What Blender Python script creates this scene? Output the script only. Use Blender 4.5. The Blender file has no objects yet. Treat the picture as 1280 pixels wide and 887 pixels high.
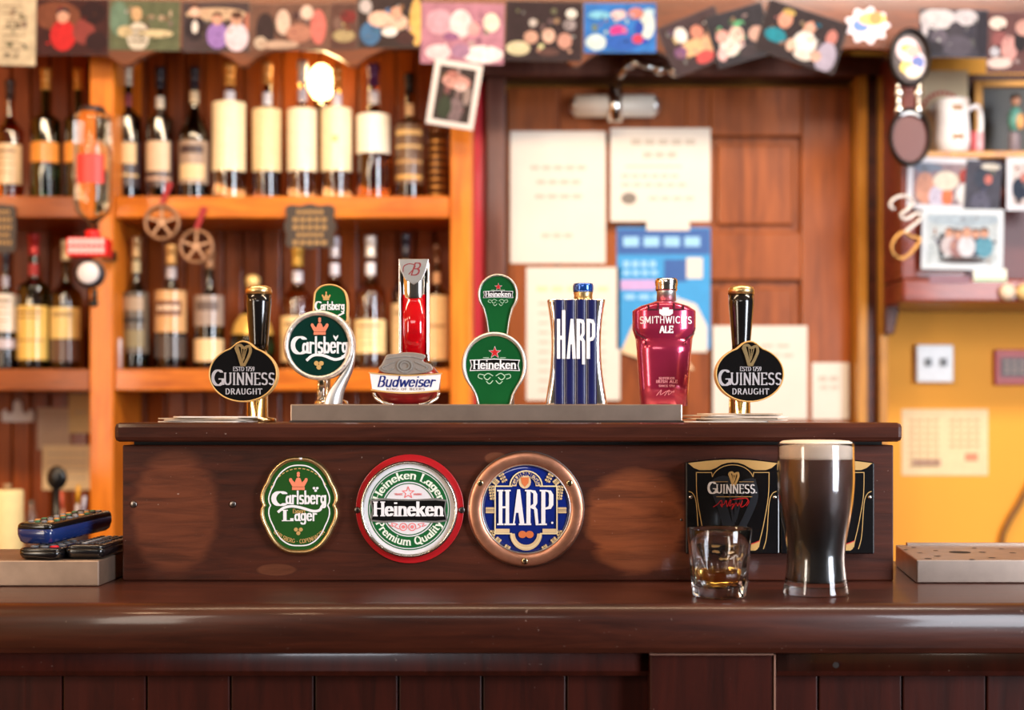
import bpy, bmesh, math, random
from mathutils import Vector, Matrix
random.seed(7)
SC = bpy.context.scene
COL = SC.collection
PI = math.pi
F = 1778.0            # 50 mm lens on a 36 mm wide sensor, 1280 px frame
CZ = 1.28             # camera height, metres
HY = 519.0            # picture row of the horizon

# ------------------------------------------------------------------ camera
cam_d = bpy.data.cameras.new('camera'); cam = bpy.data.objects.new('camera', cam_d)
COL.objects.link(cam); SC.camera = cam
cam.location = (0, 0, CZ); cam.rotation_euler = (PI/2, 0, 0)
cam_d.lens = 50.0; cam_d.sensor_width = 36.0; cam_d.sensor_fit = 'HORIZONTAL'
cam_d.shift_y = (HY - 443.5)/1280.0
cam_d.clip_start = 0.02
cam_d.dof.use_dof = True; cam_d.dof.focus_distance = 1.55; cam_d.dof.aperture_fstop = 3.6
# ------------------------------------------------------------------ exposure, world
SC.view_settings.view_transform = 'Standard'; SC.view_settings.look = 'None'
SC.view_settings.gamma = 1.0; SC.view_settings.use_curve_mapping = False
SC.view_settings.exposure = 0.08
wd = bpy.data.worlds.new('world'); SC.world = wd; wd.use_nodes = True
bg = wd.node_tree.nodes['Background']; bg.inputs[0].default_value = (0.86, 0.70, 0.58, 1); bg.inputs[1].default_value = 0.07

def aim(o, t):
    o.rotation_euler = (Vector(t) - o.location).to_track_quat('-Z', 'Y').to_euler()
def area(name, loc, tgt, sx, sy, power, col):
    l = bpy.data.lights.new(name, 'AREA'); l.shape = 'RECTANGLE'; l.size = sx; l.size_y = sy
    l.energy = power; l.color = col
    o = bpy.data.objects.new(name, l); COL.objects.link(o); o.location = loc; aim(o, tgt); return o
def glow_ball(name, loc, r, power, col):
    l = bpy.data.lights.new(name, 'POINT'); l.shadow_soft_size = r; l.energy = power; l.color = col
    o = bpy.data.objects.new(name, l); COL.objects.link(o); o.location = loc; return o
area('window_light_right', (2.3, -0.3, 1.65), (0.0, 2.0, 1.3), 0.9, 1.9, 125, (0.86, 0.91, 1.0))
area('window_light_left', (-1.9, -0.3, 1.65), (0.0, 2.0, 1.3), 0.4, 1.5, 26, (1.0, 0.88, 0.74))
area('front_fill_light', (-0.5, -1.3, 2.65), (0, 1.6, 1.15), 1.3, 0.5, 13, (1.0, 0.93, 0.86))  # unseen fill added high behind the camera, out of the badges' reflections
area('back_bar_lamp_row', (-0.35, 1.5, 2.72), (-0.35, 3.2, 1.45), 2.2, 0.18, 46, (1.0, 0.74, 0.48))
area('door_side_lamp', (1.25, 1.5, 2.72), (1.1, 3.25, 1.45), 0.9, 0.25, 30, (1.0, 0.89, 0.76))
glow_ball('pendant_light_a', (-1.75, 1.35, 2.05), 0.07, 10, (1.0, 0.68, 0.38))
glow_ball('pendant_light_b', (-1.35, 0.75, 2.20), 0.07, 10, (1.0, 0.70, 0.42))
glow_ball('pendant_light_c', (-0.95, 0.35, 2.40), 0.07, 7, (1.0, 0.72, 0.44))

# ------------------------------------------------------------------ helpers
def W(px, py, D): return ((px-640.0)*D/F, D, CZ - (py-HY)*D/F)
def X(px, D): return (px-640.0)*D/F
def Z(py, D): return CZ - (py-HY)*D/F

MATS = {}
def lin(c):
    return tuple((v/255.0/12.92 if v/255.0 <= 0.04045 else ((v/255.0+0.055)/1.055)**2.4) for v in c) + (1.0,)
def base(name):
    m = bpy.data.materials.new(name); m.use_nodes = True
    nt = m.node_tree; b = nt.nodes['Principled BSDF']; return m, nt, b
def mat(name, c, rough=0.5, metal=0.0, trans=0.0, coat=0.0, ior=1.45, var=0.06, bump=0.0, scale=60, emit=0, spec=0.5):
    """plain procedural surface: base colour gently broken up by noise"""
    if name in MATS: return MATS[name]
    m, nt, b = base(name); c = lin(c)
    b.inputs['Roughness'].default_value = rough; b.inputs['Metallic'].default_value = metal
    b.inputs['Transmission Weight'].default_value = trans; b.inputs['IOR'].default_value = ior
    b.inputs['Coat Weight'].default_value = coat; b.inputs['Coat Roughness'].default_value = 0.08
    b.inputs['Specular IOR Level'].default_value = spec
    b.inputs['Base Color'].default_value = c
    if var > 0:
        tc = nt.nodes.new('ShaderNodeTexCoord'); n = nt.nodes.new('ShaderNodeTexNoise')
        n.inputs['Scale'].default_value = scale; n.inputs['Detail'].default_value = 4
        nt.links.new(tc.outputs['Object'], n.inputs['Vector'])
        mx = nt.nodes.new('ShaderNodeMix'); mx.data_type = 'RGBA'
        mx.inputs[6].default_value = tuple(v*(1-2*var) for v in c[:3])+(1,)
        mx.inputs[7].default_value = tuple(min(1, v*(1+2*var)) for v in c[:3])+(1,)
        nt.links.new(n.outputs['Fac'], mx.inputs[0]); nt.links.new(mx.outputs[2], b.inputs['Base Color'])
        if bump > 0:
            bp = nt.nodes.new('ShaderNodeBump'); bp.inputs['Strength'].default_value = bump
            bp.inputs['Distance'].default_value = 0.002
            nt.links.new(n.outputs['Fac'], bp.inputs['Height']); nt.links.new(bp.outputs[0], b.inputs['Normal'])
    if emit:
        b.inputs['Emission Color'].default_value = c; b.inputs['Emission Strength'].default_value = emit
    MATS[name] = m; return m
def wood(name, c1, c2, stretch=(1, 12, 12), scale=6.0, rough=0.35, coat=0.3, bump=0.15, dist=0.0015, spots=0.0, patches=None, knots=0.5):
    """streaky timber; stretch is small along the grain. patches: worn areas (x, z, rx, rz, colour, strength)"""
    if name in MATS: return MATS[name]
    m, nt, b = base(name); L = nt.links; N = nt.nodes
    tc = N.new('ShaderNodeTexCoord'); mp = N.new('ShaderNodeMapping'); mp.inputs['Scale'].default_value = stretch
    L.new(tc.outputs['Object'], mp.inputs['Vector'])
    n1 = N.new('ShaderNodeTexNoise'); n1.inputs['Scale'].default_value = scale; n1.inputs['Detail'].default_value = 8
    n1.inputs['Roughness'].default_value = 0.65; n1.inputs['Distortion'].default_value = knots
    L.new(mp.outputs[0], n1.inputs['Vector'])
    n2 = N.new('ShaderNodeTexNoise'); n2.inputs['Scale'].default_value = scale*0.5; n2.inputs['Detail'].default_value = 3
    L.new(tc.outputs['Object'], n2.inputs['Vector'])
    ad = N.new('ShaderNodeMath'); ad.operation = 'MULTIPLY_ADD'
    L.new(n1.outputs['Fac'], ad.inputs[0]); ad.inputs[1].default_value = 0.7
    m2 = N.new('ShaderNodeMath'); m2.operation = 'MULTIPLY'; m2.inputs[1].default_value = 0.3
    L.new(n2.outputs['Fac'], m2.inputs[0]); L.new(m2.outputs[0], ad.inputs[2])
    r = N.new('ShaderNodeValToRGB'); r.color_ramp.elements[0].position = 0.34; r.color_ramp.elements[1].position = 0.66
    r.color_ramp.elements[0].color = lin(c1); r.color_ramp.elements[1].color = lin(c2)
    L.new(ad.outputs[0], r.inputs[0]); out = r.outputs[0]
    for (px, pz, rx, rz, pc, st) in (patches or []):
        sx = N.new('ShaderNodeMapping'); sx.vector_type = 'POINT'
        sx.inputs['Location'].default_value = (-px/rx, 0, -pz/rz); sx.inputs['Scale'].default_value = (1/rx, 0, 1/rz)
        L.new(tc.outputs['Object'], sx.inputs['Vector'])
        ln = N.new('ShaderNodeVectorMath'); ln.operation = 'LENGTH'; L.new(sx.outputs[0], ln.inputs[0])
        wob = N.new('ShaderNodeMath'); wob.operation = 'MULTIPLY_ADD'; wob.inputs[1].default_value = 0.8
        L.new(n1.outputs['Fac'], wob.inputs[0]); L.new(ln.outputs['Value'], wob.inputs[2])
        mr = N.new('ShaderNodeMapRange'); mr.inputs['From Min'].default_value = 1.26; mr.inputs['From Max'].default_value = 1.42
        mr.inputs['To Min'].default_value = st; mr.inputs['To Max'].default_value = 0
        L.new(wob.outputs[0], mr.inputs['Value'])
        mu = N.new('ShaderNodeMath'); mu.operation = 'MULTIPLY'; L.new(mr.outputs[0], mu.inputs[0])
        mr2 = N.new('ShaderNodeMapRange'); mr2.inputs['From Min'].default_value = 0.35; mr2.inputs['From Max'].default_value = 0.6
        mr2.inputs['To Min'].default_value = 0.35
        L.new(n1.outputs['Fac'], mr2.inputs['Value']); L.new(mr2.outputs[0], mu.inputs[1])
        mx = N.new('ShaderNodeMix'); mx.data_type = 'RGBA'; L.new(mu.outputs[0], mx.inputs[0])
        L.new(out, mx.inputs[6]); mx.inputs[7].default_value = lin(pc); out = mx.outputs[2]
    if spots > 0:
        v = N.new('ShaderNodeTexNoise'); v.inputs['Scale'].default_value = 260; v.inputs['Detail'].default_value = 2
        L.new(tc.outputs['Object'], v.inputs['Vector'])
        mr = N.new('ShaderNodeMapRange'); mr.inputs['From Min'].default_value = 0.74; mr.inputs['From Max'].default_value = 0.80
        mr.inputs['To Max'].default_value = spots; L.new(v.outputs['Fac'], mr.inputs['Value'])
        mx = N.new('ShaderNodeMix'); mx.data_type = 'RGBA'; L.new(mr.outputs[0], mx.inputs[0])
        L.new(out, mx.inputs[6]); mx.inputs[7].default_value = lin((190, 165, 150)); out = mx.outputs[2]
    L.new(out, b.inputs['Base Color'])
    b.inputs['Roughness'].default_value = rough; b.inputs['Coat Weight'].default_value = coat
    b.inputs['Specular IOR Level'].default_value = 0.22
    b.inputs['Coat Roughness'].default_value = 0.10
    bp = N.new('ShaderNodeBump'); bp.inputs['Strength'].default_value = bump; bp.inputs['Distance'].default_value = dist
    L.new(n1.outputs['Fac'], bp.inputs['Height']); L.new(bp.outputs[0], b.inputs['Normal'])
    MATS[name] = m; return m

ORG = {}
class MB:
    """collects shapes in world coordinates; several materials by slot"""
    def __init__(s): s.v = []; s.f = []; s.mi = []; s.sm = []; s.mats = []; s.cur = 0; s.n = 0
    def use(s, m):
        if m not in s.mats: s.mats.append(m)
        s.cur = s.mats.index(m); return s
    def face(s, idx, smooth=False): s.f.append(tuple(idx)); s.mi.append(s.cur); s.sm.append(smooth)
    def add(s, vs): n = len(s.v); s.v += [tuple(p) for p in vs]; return n
    def box(s, x0, x1, y0, y1, z0, z1, M=None):
        p = [(x0,y0,z0),(x1,y0,z0),(x1,y1,z0),(x0,y1,z0),(x0,y0,z1),(x1,y0,z1),(x1,y1,z1),(x0,y1,z1)]
        if M: p = [tuple(M @ Vector(q)) for q in p]
        n = s.add(p)
        for q in ((0,3,2,1),(4,5,6,7),(0,1,5,4),(1,2,6,5),(2,3,7,6),(3,0,4,7)): s.face([n+i for i in q])
        return s
    def prism(s, poly, y0, y1, M=None, back=True):
        """poly in (x,z) pairs, front at y0 (towards the camera), back at y1"""
        a = sum(poly[i][0]*poly[(i+1) % len(poly)][1]-poly[(i+1) % len(poly)][0]*poly[i][1] for i in range(len(poly)))
        if a < 0: poly = poly[::-1]
        if not back: s.n = (s.n+1) % 29; y0 -= s.n*5e-6      # layered ink: no two faces share a plane
        k = len(poly); p = [(x, y0, z) for x, z in poly] + [(x, y1, z) for x, z in poly]
        if M: p = [tuple(M @ Vector(q)) for q in p]
        n = s.add(p); s.face([n+i for i in range(k)])
        if back: s.face([n+k+i for i in range(k)][::-1])
        for i in range(k):
            j = (i+1) % k; s.face([n+j, n+i, n+k+i, n+k+j])
        return s
    def ring(s, pa, pb, y0, y1, dome=0.0, smooth=False):
        """flat ring between outline pa (outer) and pb (inner), same count; dome lifts the middle towards the camera"""
        k = len(pa); rows = []
        if dome:
            for t in (0, .15, .35, .5, .65, .85, 1):
                h = math.sin(t*PI)**0.6 if 0 < t < 1 else 0
                rows.append([(a[0]+(b_[0]-a[0])*t, y0-dome*h, a[1]+(b_[1]-a[1])*t) for a, b_ in zip(pa, pb)])
        else:
            rows = [[(a[0], y0, a[1]) for a in pa], [(b_[0], y0, b_[1]) for b_ in pb]]
        rows = [[(a[0], y1, a[1]) for a in pa]] + rows + [[(b_[0], y1, b_[1]) for b_ in pb]]
        n = s.add([q for r in rows for q in r])
        for r in range(len(rows)):
            r2 = (r+1) % len(rows)
            for i in range(k):
                j = (i+1) % k
                s.face([n+r*k+i, n+r2*k+i, n+r2*k+j, n+r*k+j], smooth or (dome > 0 and 0 < r < len(rows)-2))
        return s
    def lathe(s, prof, cx, cy, n=32, a0=0, a1=360, smooth=True, M=None, sharp=()):
        """prof: (radius, z) pairs, revolved about the vertical through (cx, cy)"""
        full = abs(a1-a0) >= 359.9; cnt = n if full else n+1; rows = []
        for (r, z) in prof:
            row = []
            for i in range(cnt):
                a = math.radians(a0+(a1-a0)*i/n)
                p = (cx+r*math.cos(a), cy+r*math.sin(a), z)
                row.append(tuple(M @ Vector(p)) if M else p)
            rows.append(row)
        b = s.add([q for r in rows for q in r])
        for r in range(len(rows)-1):
            for i in range(n):
                j = (i+1) % cnt
                s.face([b+r*cnt+i, b+r*cnt+j, b+(r+1)*cnt+j, b+(r+1)*cnt+i], smooth)
        return s
    def caps(s, prof, cx, cy, n=32, **k):
        """closed lathe: first and last radius are closed to the axis"""
        p = [(1e-5, prof[0][1])] + list(prof) + [(1e-5, prof[-1][1])]
        return s.lathe(p, cx, cy, n, **k)
    def tube(s, pts, r, n=10, closed=False, smooth=True):
        P = [Vector(p) for p in pts]; k = len(P); rows = []; up = Vector((0.02, 0.03, 1)).normalized()
        for i, p in enumerate(P):
            if closed: d = P[(i+1) % k]-P[i-1]
            else: d = P[min(i+1, k-1)]-P[max(i-1, 0)]
            d.normalize(); u = up if abs(d.dot(up)) < 0.95 else Vector((0, 1, 0)).normalized()
            a = d.cross(u).normalized(); b = d.cross(a).normalized(); rr = r[i] if isinstance(r, (list, tuple)) else r
            rows.append([tuple(p+a*rr*math.cos(2*PI*j/n)+b*rr*math.sin(2*PI*j/n)) for j in range(n)])
        b0 = s.add([q for q_ in rows for q in q_])
        for i in range(k if closed else k-1):
            i2 = (i+1) % k
            for j in range(n):
                j2 = (j+1) % n; s.face([b0+i*n+j, b0+i*n+j2, b0+i2*n+j2, b0+i2*n+j], smooth)
        if not closed:
            s.face([b0+j for j in range(n)][::-1]); s.face([b0+(k-1)*n+j for j in range(n)])
        return s
    def loft(s, rows, n=40, pw=2.0, smooth=True):
        """rows (z, cx, cy, rx, ry): stacked super-ellipses, closed at both ends"""
        R = []
        for (z, cx, cy, rx, ry) in rows:
            r = []
            for i in range(n):
                a = 2*PI*i/n; c, q = math.cos(a), math.sin(a)
                r.append((cx+rx*math.copysign(abs(c)**(2/pw), c), cy+ry*math.copysign(abs(q)**(2/pw), q), z))
            R.append(r)
        b = s.add([q for r in R for q in r])
        for k in range(len(R)-1):
            for i in range(n):
                j = (i+1) % n; s.face([b+k*n+i, b+k*n+j, b+(k+1)*n+j, b+(k+1)*n+i], smooth)
        s.face([b+i for i in range(n)][::-1]); s.face([b+(len(R)-1)*n+i for i in range(n)]); return s
    def ball(s, c, rx, ry, rz, n=20, m=12):
        rows = [[(c[0]+rx*math.sin(PI*j/m)*math.cos(2*PI*i/n), c[1]+ry*math.sin(PI*j/m)*math.sin(2*PI*i/n), c[2]-rz*math.cos(PI*j/m)) for i in range(n)] for j in range(m+1)]
        rows[0] = [(c[0]+1e-5*math.cos(2*PI*i/n), c[1]+1e-5*math.sin(2*PI*i/n), c[2]-rz) for i in range(n)]
        rows[-1] = [(c[0]+1e-5*math.cos(2*PI*i/n), c[1]+1e-5*math.sin(2*PI*i/n), c[2]+rz) for i in range(n)]
        b = s.add([q for r in rows for q in r])
        for k in range(m):
            for i in range(n):
                j = (i+1) % n; s.face([b+k*n+i, b+k*n+j, b+(k+1)*n+j, b+(k+1)*n+i], True)
        return s
    def build(s, name, m=None, parent=None, bevel=0, seg=2):
        mats = s.mats if s.mats else [m]
        me = bpy.data.meshes.new(name)
        if parent is not None: org = ORG[parent.name]
        else:
            xs = [p[0] for p in s.v]; ys = [p[1] for p in s.v]; zs = [p[2] for p in s.v]
            org = Vector(((min(xs)+max(xs))/2, (min(ys)+max(ys))/2, min(zs)))
        me.from_pydata([(p[0]-org[0], p[1]-org[1], p[2]-org[2]) for p in s.v], [], s.f)
        me.polygons.foreach_set('material_index', s.mi); me.polygons.foreach_set('use_smooth', s.sm)
        for q in mats: me.materials.append(q)
        me.update()
        o = bpy.data.objects.new(name, me); COL.objects.link(o)
        if parent is not None: o.parent = parent
        else: o.location = org
        ORG[o.name] = org
        if bevel:
            bv = o.modifiers.new('bevel', 'BEVEL'); bv.width = bevel; bv.segments = seg; bv.limit_method = 'ANGLE'; bv.angle_limit = 0.6
        return o
def thing(name, label, cat, loc, group=None):
    o = bpy.data.objects.new(name, None); COL.objects.link(o); o.location = loc; o.empty_display_size = 0.02
    o['label'] = label; o['category'] = cat
    if group: o['group'] = group
    ORG[o.name] = Vector(loc); return o
def tag(o, label, cat, group=None, kind=None):
    o['label'] = label; o['category'] = cat
    if group: o['group'] = group
    if kind: o['kind'] = kind
    return o
def struct(name, mb, m=None, bevel=0):
    o = mb.build(name, m, None, bevel); o['kind'] = 'structure'; return o

def arc(cx, cy, rx, ry, a0, a1, n=12):
    return [(cx+rx*math.cos(math.radians(a0+(a1-a0)*i/n)), cy+ry*math.sin(math.radians(a0+(a1-a0)*i/n))) for i in range(n+1)]
def ell(cx, cz, rx, rz, n=48): return [(cx+rx*math.cos(2*PI*i/n), cz+rz*math.sin(2*PI*i/n)) for i in range(n)]
def smooth_loop(pts, n=5):
    out = []; k = len(pts)
    for i in range(k):
        p0, p1, p2, p3 = pts[i-1], pts[i], pts[(i+1) % k], pts[(i+2) % k]
        for j in range(n):
            t = j/n; out.append(tuple(0.5*((2*p1[d])+(-p0[d]+p2[d])*t+(2*p0[d]-5*p1[d]+4*p2[d]-p3[d])*t*t+(-p0[d]+3*p1[d]-3*p2[d]+p3[d])*t**3) for d in (0, 1)))
    return out
def smooth_line(pts, n=6):
    out = []; k = len(pts); dim = range(len(pts[0]))
    for i in range(k-1):
        p0, p1, p2, p3 = pts[max(i-1, 0)], pts[i], pts[i+1], pts[min(i+2, k-1)]
        for j in range(n):
            t = j/n; out.append(tuple(0.5*((2*p1[d])+(-p0[d]+p2[d])*t+(2*p0[d]-5*p1[d]+4*p2[d]-p3[d])*t*t+(-p0[d]+3*p1[d]-3*p2[d]+p3[d])*t**3) for d in dim))
    out.append(tuple(pts[-1])); return out
def hull(P):
    P = sorted(set(P))
    def half(Q):
        h = []
        for p in Q:
            while len(h) > 1 and (h[-1][0]-h[-2][0])*(p[1]-h[-2][1])-(h[-1][1]-h[-2][1])*(p[0]-h[-2][0]) <= 1e-12: h.pop()
            h.append(p)
        return h
    a = half(P); b = half(P[::-1]); return a[:-1]+b[:-1]

# ------------------------------------------------------------------ a hand-drawn broad-pen alphabet
GL = {
 'A': (.82, [[(.08,0),(.4,1)],[(.42,1),(.74,0)],[(.2,.33),(.62,.33)]], [(.08,0),(.74,0)]),
 'B': (.74, [[(.14,0),(.14,1)],[(.14,1)]+arc(.38,.76,.2,.24,90,-90,8)+[(.14,.52)],[(.38,.52)]+arc(.38,.26,.26,.26,90,-90,8)+[(.14,0)]], []),
 'C': (.82, [arc(.46,.5,.36,.5,48,312,14)], []),
 'D': (.84, [[(.14,0),(.14,1)],[(.14,1)]+arc(.3,.5,.42,.5,90,-90,10)+[(.14,0)]], []),
 'E': (.70, [[(.14,0),(.14,1)],[(.14,1),(.6,1),(.6,.86)],[(.14,.52),(.5,.52)],[(.14,0),(.62,0),(.62,.14)]], [(.14,0),(.14,1)]),
 'G': (.92, [arc(.46,.5,.36,.5,50,318,14),[(.78,.08),(.78,.4)],[(.58,.42),(.86,.42)]], []),
 'H': (.84, [[(.14,0),(.14,1)],[(.68,0),(.68,1)],[(.14,.52),(.68,.52)]], [(.14,0),(.14,1),(.68,0),(.68,1)]),
 'I': (.36, [[(.17,0),(.17,1)]], [(.17,0),(.17,1)]),
 'K': (.80, [[(.14,0),(.14,1)],[(.66,1),(.16,.42)],[(.32,.6),(.7,0)]], [(.14,0),(.14,1),(.7,0)]),
 'L': (.68, [[(.14,0),(.14,1)],[(.14,0),(.6,0),(.6,.2)]], [(.14,0),(.14,1)]),
 'M': (1.0, [[(.12,0),(.14,1),(.49,.15),(.84,1),(.86,0)]], [(.12,0),(.86,0)]),
 'N': (.86, [[(.14,0),(.14,1),(.7,0),(.7,1)]], [(.14,0),(.7,1)]),
 'O': (.88, [arc(.44,.5,.35,.5,0,360,16)], []),
 'P': (.74, [[(.14,0),(.14,1)],[(.14,1)]+arc(.36,.74,.26,.26,90,-90,10)+[(.14,.48)]], [(.14,0)]),
 'Q': (.90, [arc(.44,.5,.35,.5,0,360,16),[(.45,.2),(.8,-.14)]], []),
 'R': (.80, [[(.14,0),(.14,1)],[(.14,1)]+arc(.36,.75,.24,.25,90,-90,10)+[(.14,.5)],[(.36,.5),(.7,0)]], [(.14,0),(.7,0)]),
 'S': (.70, [arc(.35,.75,.24,.25,35,270,9)+arc(.35,.25,.26,.25,90,-145,9)], []),
 'T': (.78, [[(.39,0),(.39,1)],[(.08,.86),(.08,1),(.70,1),(.70,.86)]], [(.39,0)]),
 'U': (.86, [[(.14,1),(.14,.3)]+arc(.42,.3,.28,.3,180,360,10)+[(.70,1)]], [(.14,1),(.70,1)]),
 'W': (1.1, [[(.06,1),(.3,0),(.54,.9),(.78,0),(1.02,1)]], [(.06,1),(1.02,1)]),
 'a': (.68, [arc(.31,.3,.21,.3,0,360,10),[(.55,.64),(.55,.06),(.64,.0)]], []),
 'b': (.66, [[(.14,0),(.14,1)],arc(.36,.32,.22,.32,0,360,10)], []),
 'd': (.70, [[(.54,1),(.54,0)],arc(.31,.32,.22,.32,0,360,10)], []),
 'e': (.64, [[(.1,.36),(.54,.36)]+arc(.32,.33,.23,.33,8,325,10)], []),
 'g': (.68, [arc(.31,.34,.21,.3,0,360,10),[(.55,.64),(.55,-.08)]+arc(.31,-.08,.24,.22,0,-150,6)], []),
 'i': (.32, [[(.16,0),(.16,.66)],[(.16,.9),(.16,.94)]], [(.16,0)]),
 'k': (.70, [[(.14,0),(.14,1)],[(.56,.66),(.16,.26)],[(.3,.4),(.6,0)]], [(.14,0),(.6,0)]),
 'l': (.32, [[(.16,0),(.16,1)]], [(.16,0)]),
 'm': (1.0, [[(.14,0),(.14,.66)],[(.14,.45)]+arc(.33,.42,.18,.24,160,0,6)+[(.51,0)],[(.51,.45)]+arc(.69,.42,.18,.24,160,0,6)+[(.87,0)]], [(.14,0),(.51,0),(.87,0)]),
 'n': (.70, [[(.14,0),(.14,.66)],[(.14,.45)]+arc(.35,.42,.2,.24,160,0,7)+[(.55,0)]], [(.14,0),(.55,0)]),
 'o': (.64, [arc(.32,.33,.23,.33,0,360,12)], []),
 'p': (.66, [[(.14,-.3),(.14,.66)],arc(.36,.34,.22,.32,0,360,10)], [(.14,-.3)]),
 'r': (.52, [[(.14,0),(.14,.66)],[(.14,.42)]+arc(.32,.42,.18,.22,160,45,5)], [(.14,0)]),
 's': (.54, [arc(.27,.49,.17,.17,35,270,7)+arc(.27,.17,.19,.17,90,-145,7)], []),
 't': (.46, [[(.2,.9),(.2,.12)]+arc(.32,.12,.12,.12,180,290,4),[(.06,.64),(.4,.64)]], []),
 'u': (.70, [[(.14,.66),(.14,.24)]+arc(.34,.24,.2,.24,180,350,7),[(.55,.66),(.55,0)]], []),
 'w': (.92, [[(.06,.66),(.26,0),(.46,.6),(.66,0),(.86,.66)]], []),
 'x': (.62, [[(.06,.66),(.54,0)],[(.54,.66),(.06,0)]], []),
 'y': (.64, [[(.08,.66),(.32,.04)],[(.56,.66),(.24,-.28),(.1,-.26)]], []),
 '0': (.66, [arc(.33,.5,.22,.5,0,360,12)], []), '1': (.42, [[(.08,.8),(.24,1),(.24,0)]], []),
 '5': (.62, [[(.54,1),(.16,1),(.14,.56)]+arc(.28,.3,.24,.3,100,-130,8)], []),
 '7': (.60, [[(.08,1),(.54,1),(.22,0)]], []), '9': (.64, [arc(.32,.7,.21,.3,0,360,10),[(.53,.7),(.5,.2),(.2,0)]], []),
 '.': (.26, [[(.1,.04),(.1,.08)]], []), '*': (.5, [[(.22,.42),(.22,.5)]], []), "'": (.25, [[(.12,.8),(.12,1)]], []), ' ': (.42, [], []),
}
def text_w(t, track=0.0): return sum(GL[c][0]+track for c in t)-track
def text(mb, t, cx, cz, width, height, y0, y1, w=.17, th=.08, serif=.0, track=0.0, slant=0.0, fmap=None, caps=None):
    """letters as raised shapes; centred at (cx, cz = baseline). fmap(x,z)->(x,y_front,z) bends them"""
    tot = text_w(t, track); sx = width/tot; u = 0.0
    for i, ch in enumerate(t):
        adv, polys, sf = GL[ch]; big = caps if (caps and i in (0,)) else 1.0
        segs = []
        for pl in polys:
            for a, b in zip(pl, pl[1:]):
                P = []
                for q in (a, b):
                    for dx in (-w/2, w/2):
                        for dy in (-th/2, th/2): P.append((q[0]+dx, q[1]+dy))
                segs.append(hull(P))
        if serif:
            for (qx, qy) in sf:
                segs.append([(qx-serif, qy-th/2), (qx+serif, qy-th/2), (qx+serif, qy+th/2), (qx-serif, qy+th/2)])
        for h in segs:
            Q = []
            for (a, b) in h:
                b2 = b*big; x = cx-width/2+(u+a+slant*b2)*sx; z = cz+b2*height; Q.append((x, z))
            if fmap is None: mb.prism(Q, y0, y1, back=False)
            else:
                mb.n = (mb.n+1) % 29; fr = [fmap(x, z) for x, z in Q]; fr = [(p[0], p[1]-mb.n*5e-6, p[2]) for p in fr]; k = len(fr)
                ar = sum(fr[i2][0]*fr[(i2+1) % k][2]-fr[(i2+1) % k][0]*fr[i2][2] for i2 in range(k))
                if ar < 0: fr = fr[::-1]
                n = mb.add([tuple(p) for p in fr]+[(p[0], p[1]+(y1-y0), p[2]) for p in fr])
                mb.face([n+i2 for i2 in range(k)])
                for i2 in range(k):
                    j = (i2+1) % k; mb.face([n+j, n+i2, n+k+i2, n+k+j])
        u += adv+track
    return mb
def on_arc(ccx, ccz, R, y, top=True):
    """bends the line z=0 round a circle of radius R; x measured along the arc from the middle"""
    def f(x, z):
        if top: a = PI/2 - x/R; r = R+z
        else: a = -PI/2 + x/R; r = R-z
        return (ccx+r*math.cos(a), y, ccz+r*math.sin(a))
    return f
def line2d(mb, pts, w, y0, y1, closed=False):
    """a painted or raised line of constant width through 2-D points"""
    k = len(pts)
    for i in range(k if closed else k-1):
        a, b = pts[i], pts[(i+1) % k]; dx, dz = b[0]-a[0], b[1]-a[1]; l = math.hypot(dx, dz)
        if l < 1e-9: continue
        nx, nz = -dz/l*w/2, dx/l*w/2; ex, ez = dx/l*w*0.25, dz/l*w*0.25
        mb.prism([(a[0]+nx-ex, a[1]+nz-ez), (a[0]-nx-ex, a[1]-nz-ez), (b[0]-nx+ex, b[1]-nz+ez), (b[0]+nx+ex, b[1]+nz+ez)], y0, y1, back=False)
def harp(mb, cx, cz, h, y0, y1, lw):
    """the little stringed harp: pillar, curved neck, soundboard and strings"""
    P = lambda q: (cx+q[0]*h, cz+q[1]*h)
    line2d(mb, [P(q) for q in smooth_line([(-.34,.36),(-.30,.46),(-.12,.5),(.06,.36),(.24,.44),(.36,.46)], 4)], lw, y0, y1)
    line2d(mb, [P(q) for q in smooth_line([(.36,.46),(.40,.2),(.30,-.1),(.10,-.5)], 4)], lw*1.1, y0, y1)
    line2d(mb, [P(q) for q in [(-.34,.36),(-.20,0),(-.05,-.5),(.10,-.5)]], lw*1.3, y0, y1)
    for t in (.15, .38, .6, .8):
        a = (-.34+.7*t, .40); b = (-.02+.1*t, -.42+.25*t)
        line2d(mb, [P(a), P(b)], lw*.35, y0, y1)
def crown(mb, cx, cz, w, y0, y1):
    P = lambda q: (cx+q[0]*w, cz+q[1]*w)
    mb.prism([P(q) for q in [(-.34,-.38),(.34,-.38),(.34,-.22),(-.34,-.22)]], y0, y1, back=False)
    mb.prism([P(q) for q in [(-.32,-.2),(.32,-.2),(.5,.12),(.36,.2),(.2,.02),(.10,.26),(0,.3),(-.10,.26),(-.2,.02),(-.36,.2),(-.5,.12)]], y0, y1, back=False)
    for q in ((-.42,.18),(.42,.18),(0,.40),(0,.52)): mb.prism(ell(cx+q[0]*w, cz+q[1]*w, w*.085, w*.085, 10), y0, y1, back=False)
def star(mb, cx, cz, r, y0, y1):
    mb.prism([(cx+(r if i % 2 == 0 else r*.40)*math.sin(PI*i/5), cz+(r if i % 2 == 0 else r*.40)*math.cos(PI*i/5)) for i in range(10)], y0, y1, back=False)

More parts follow.
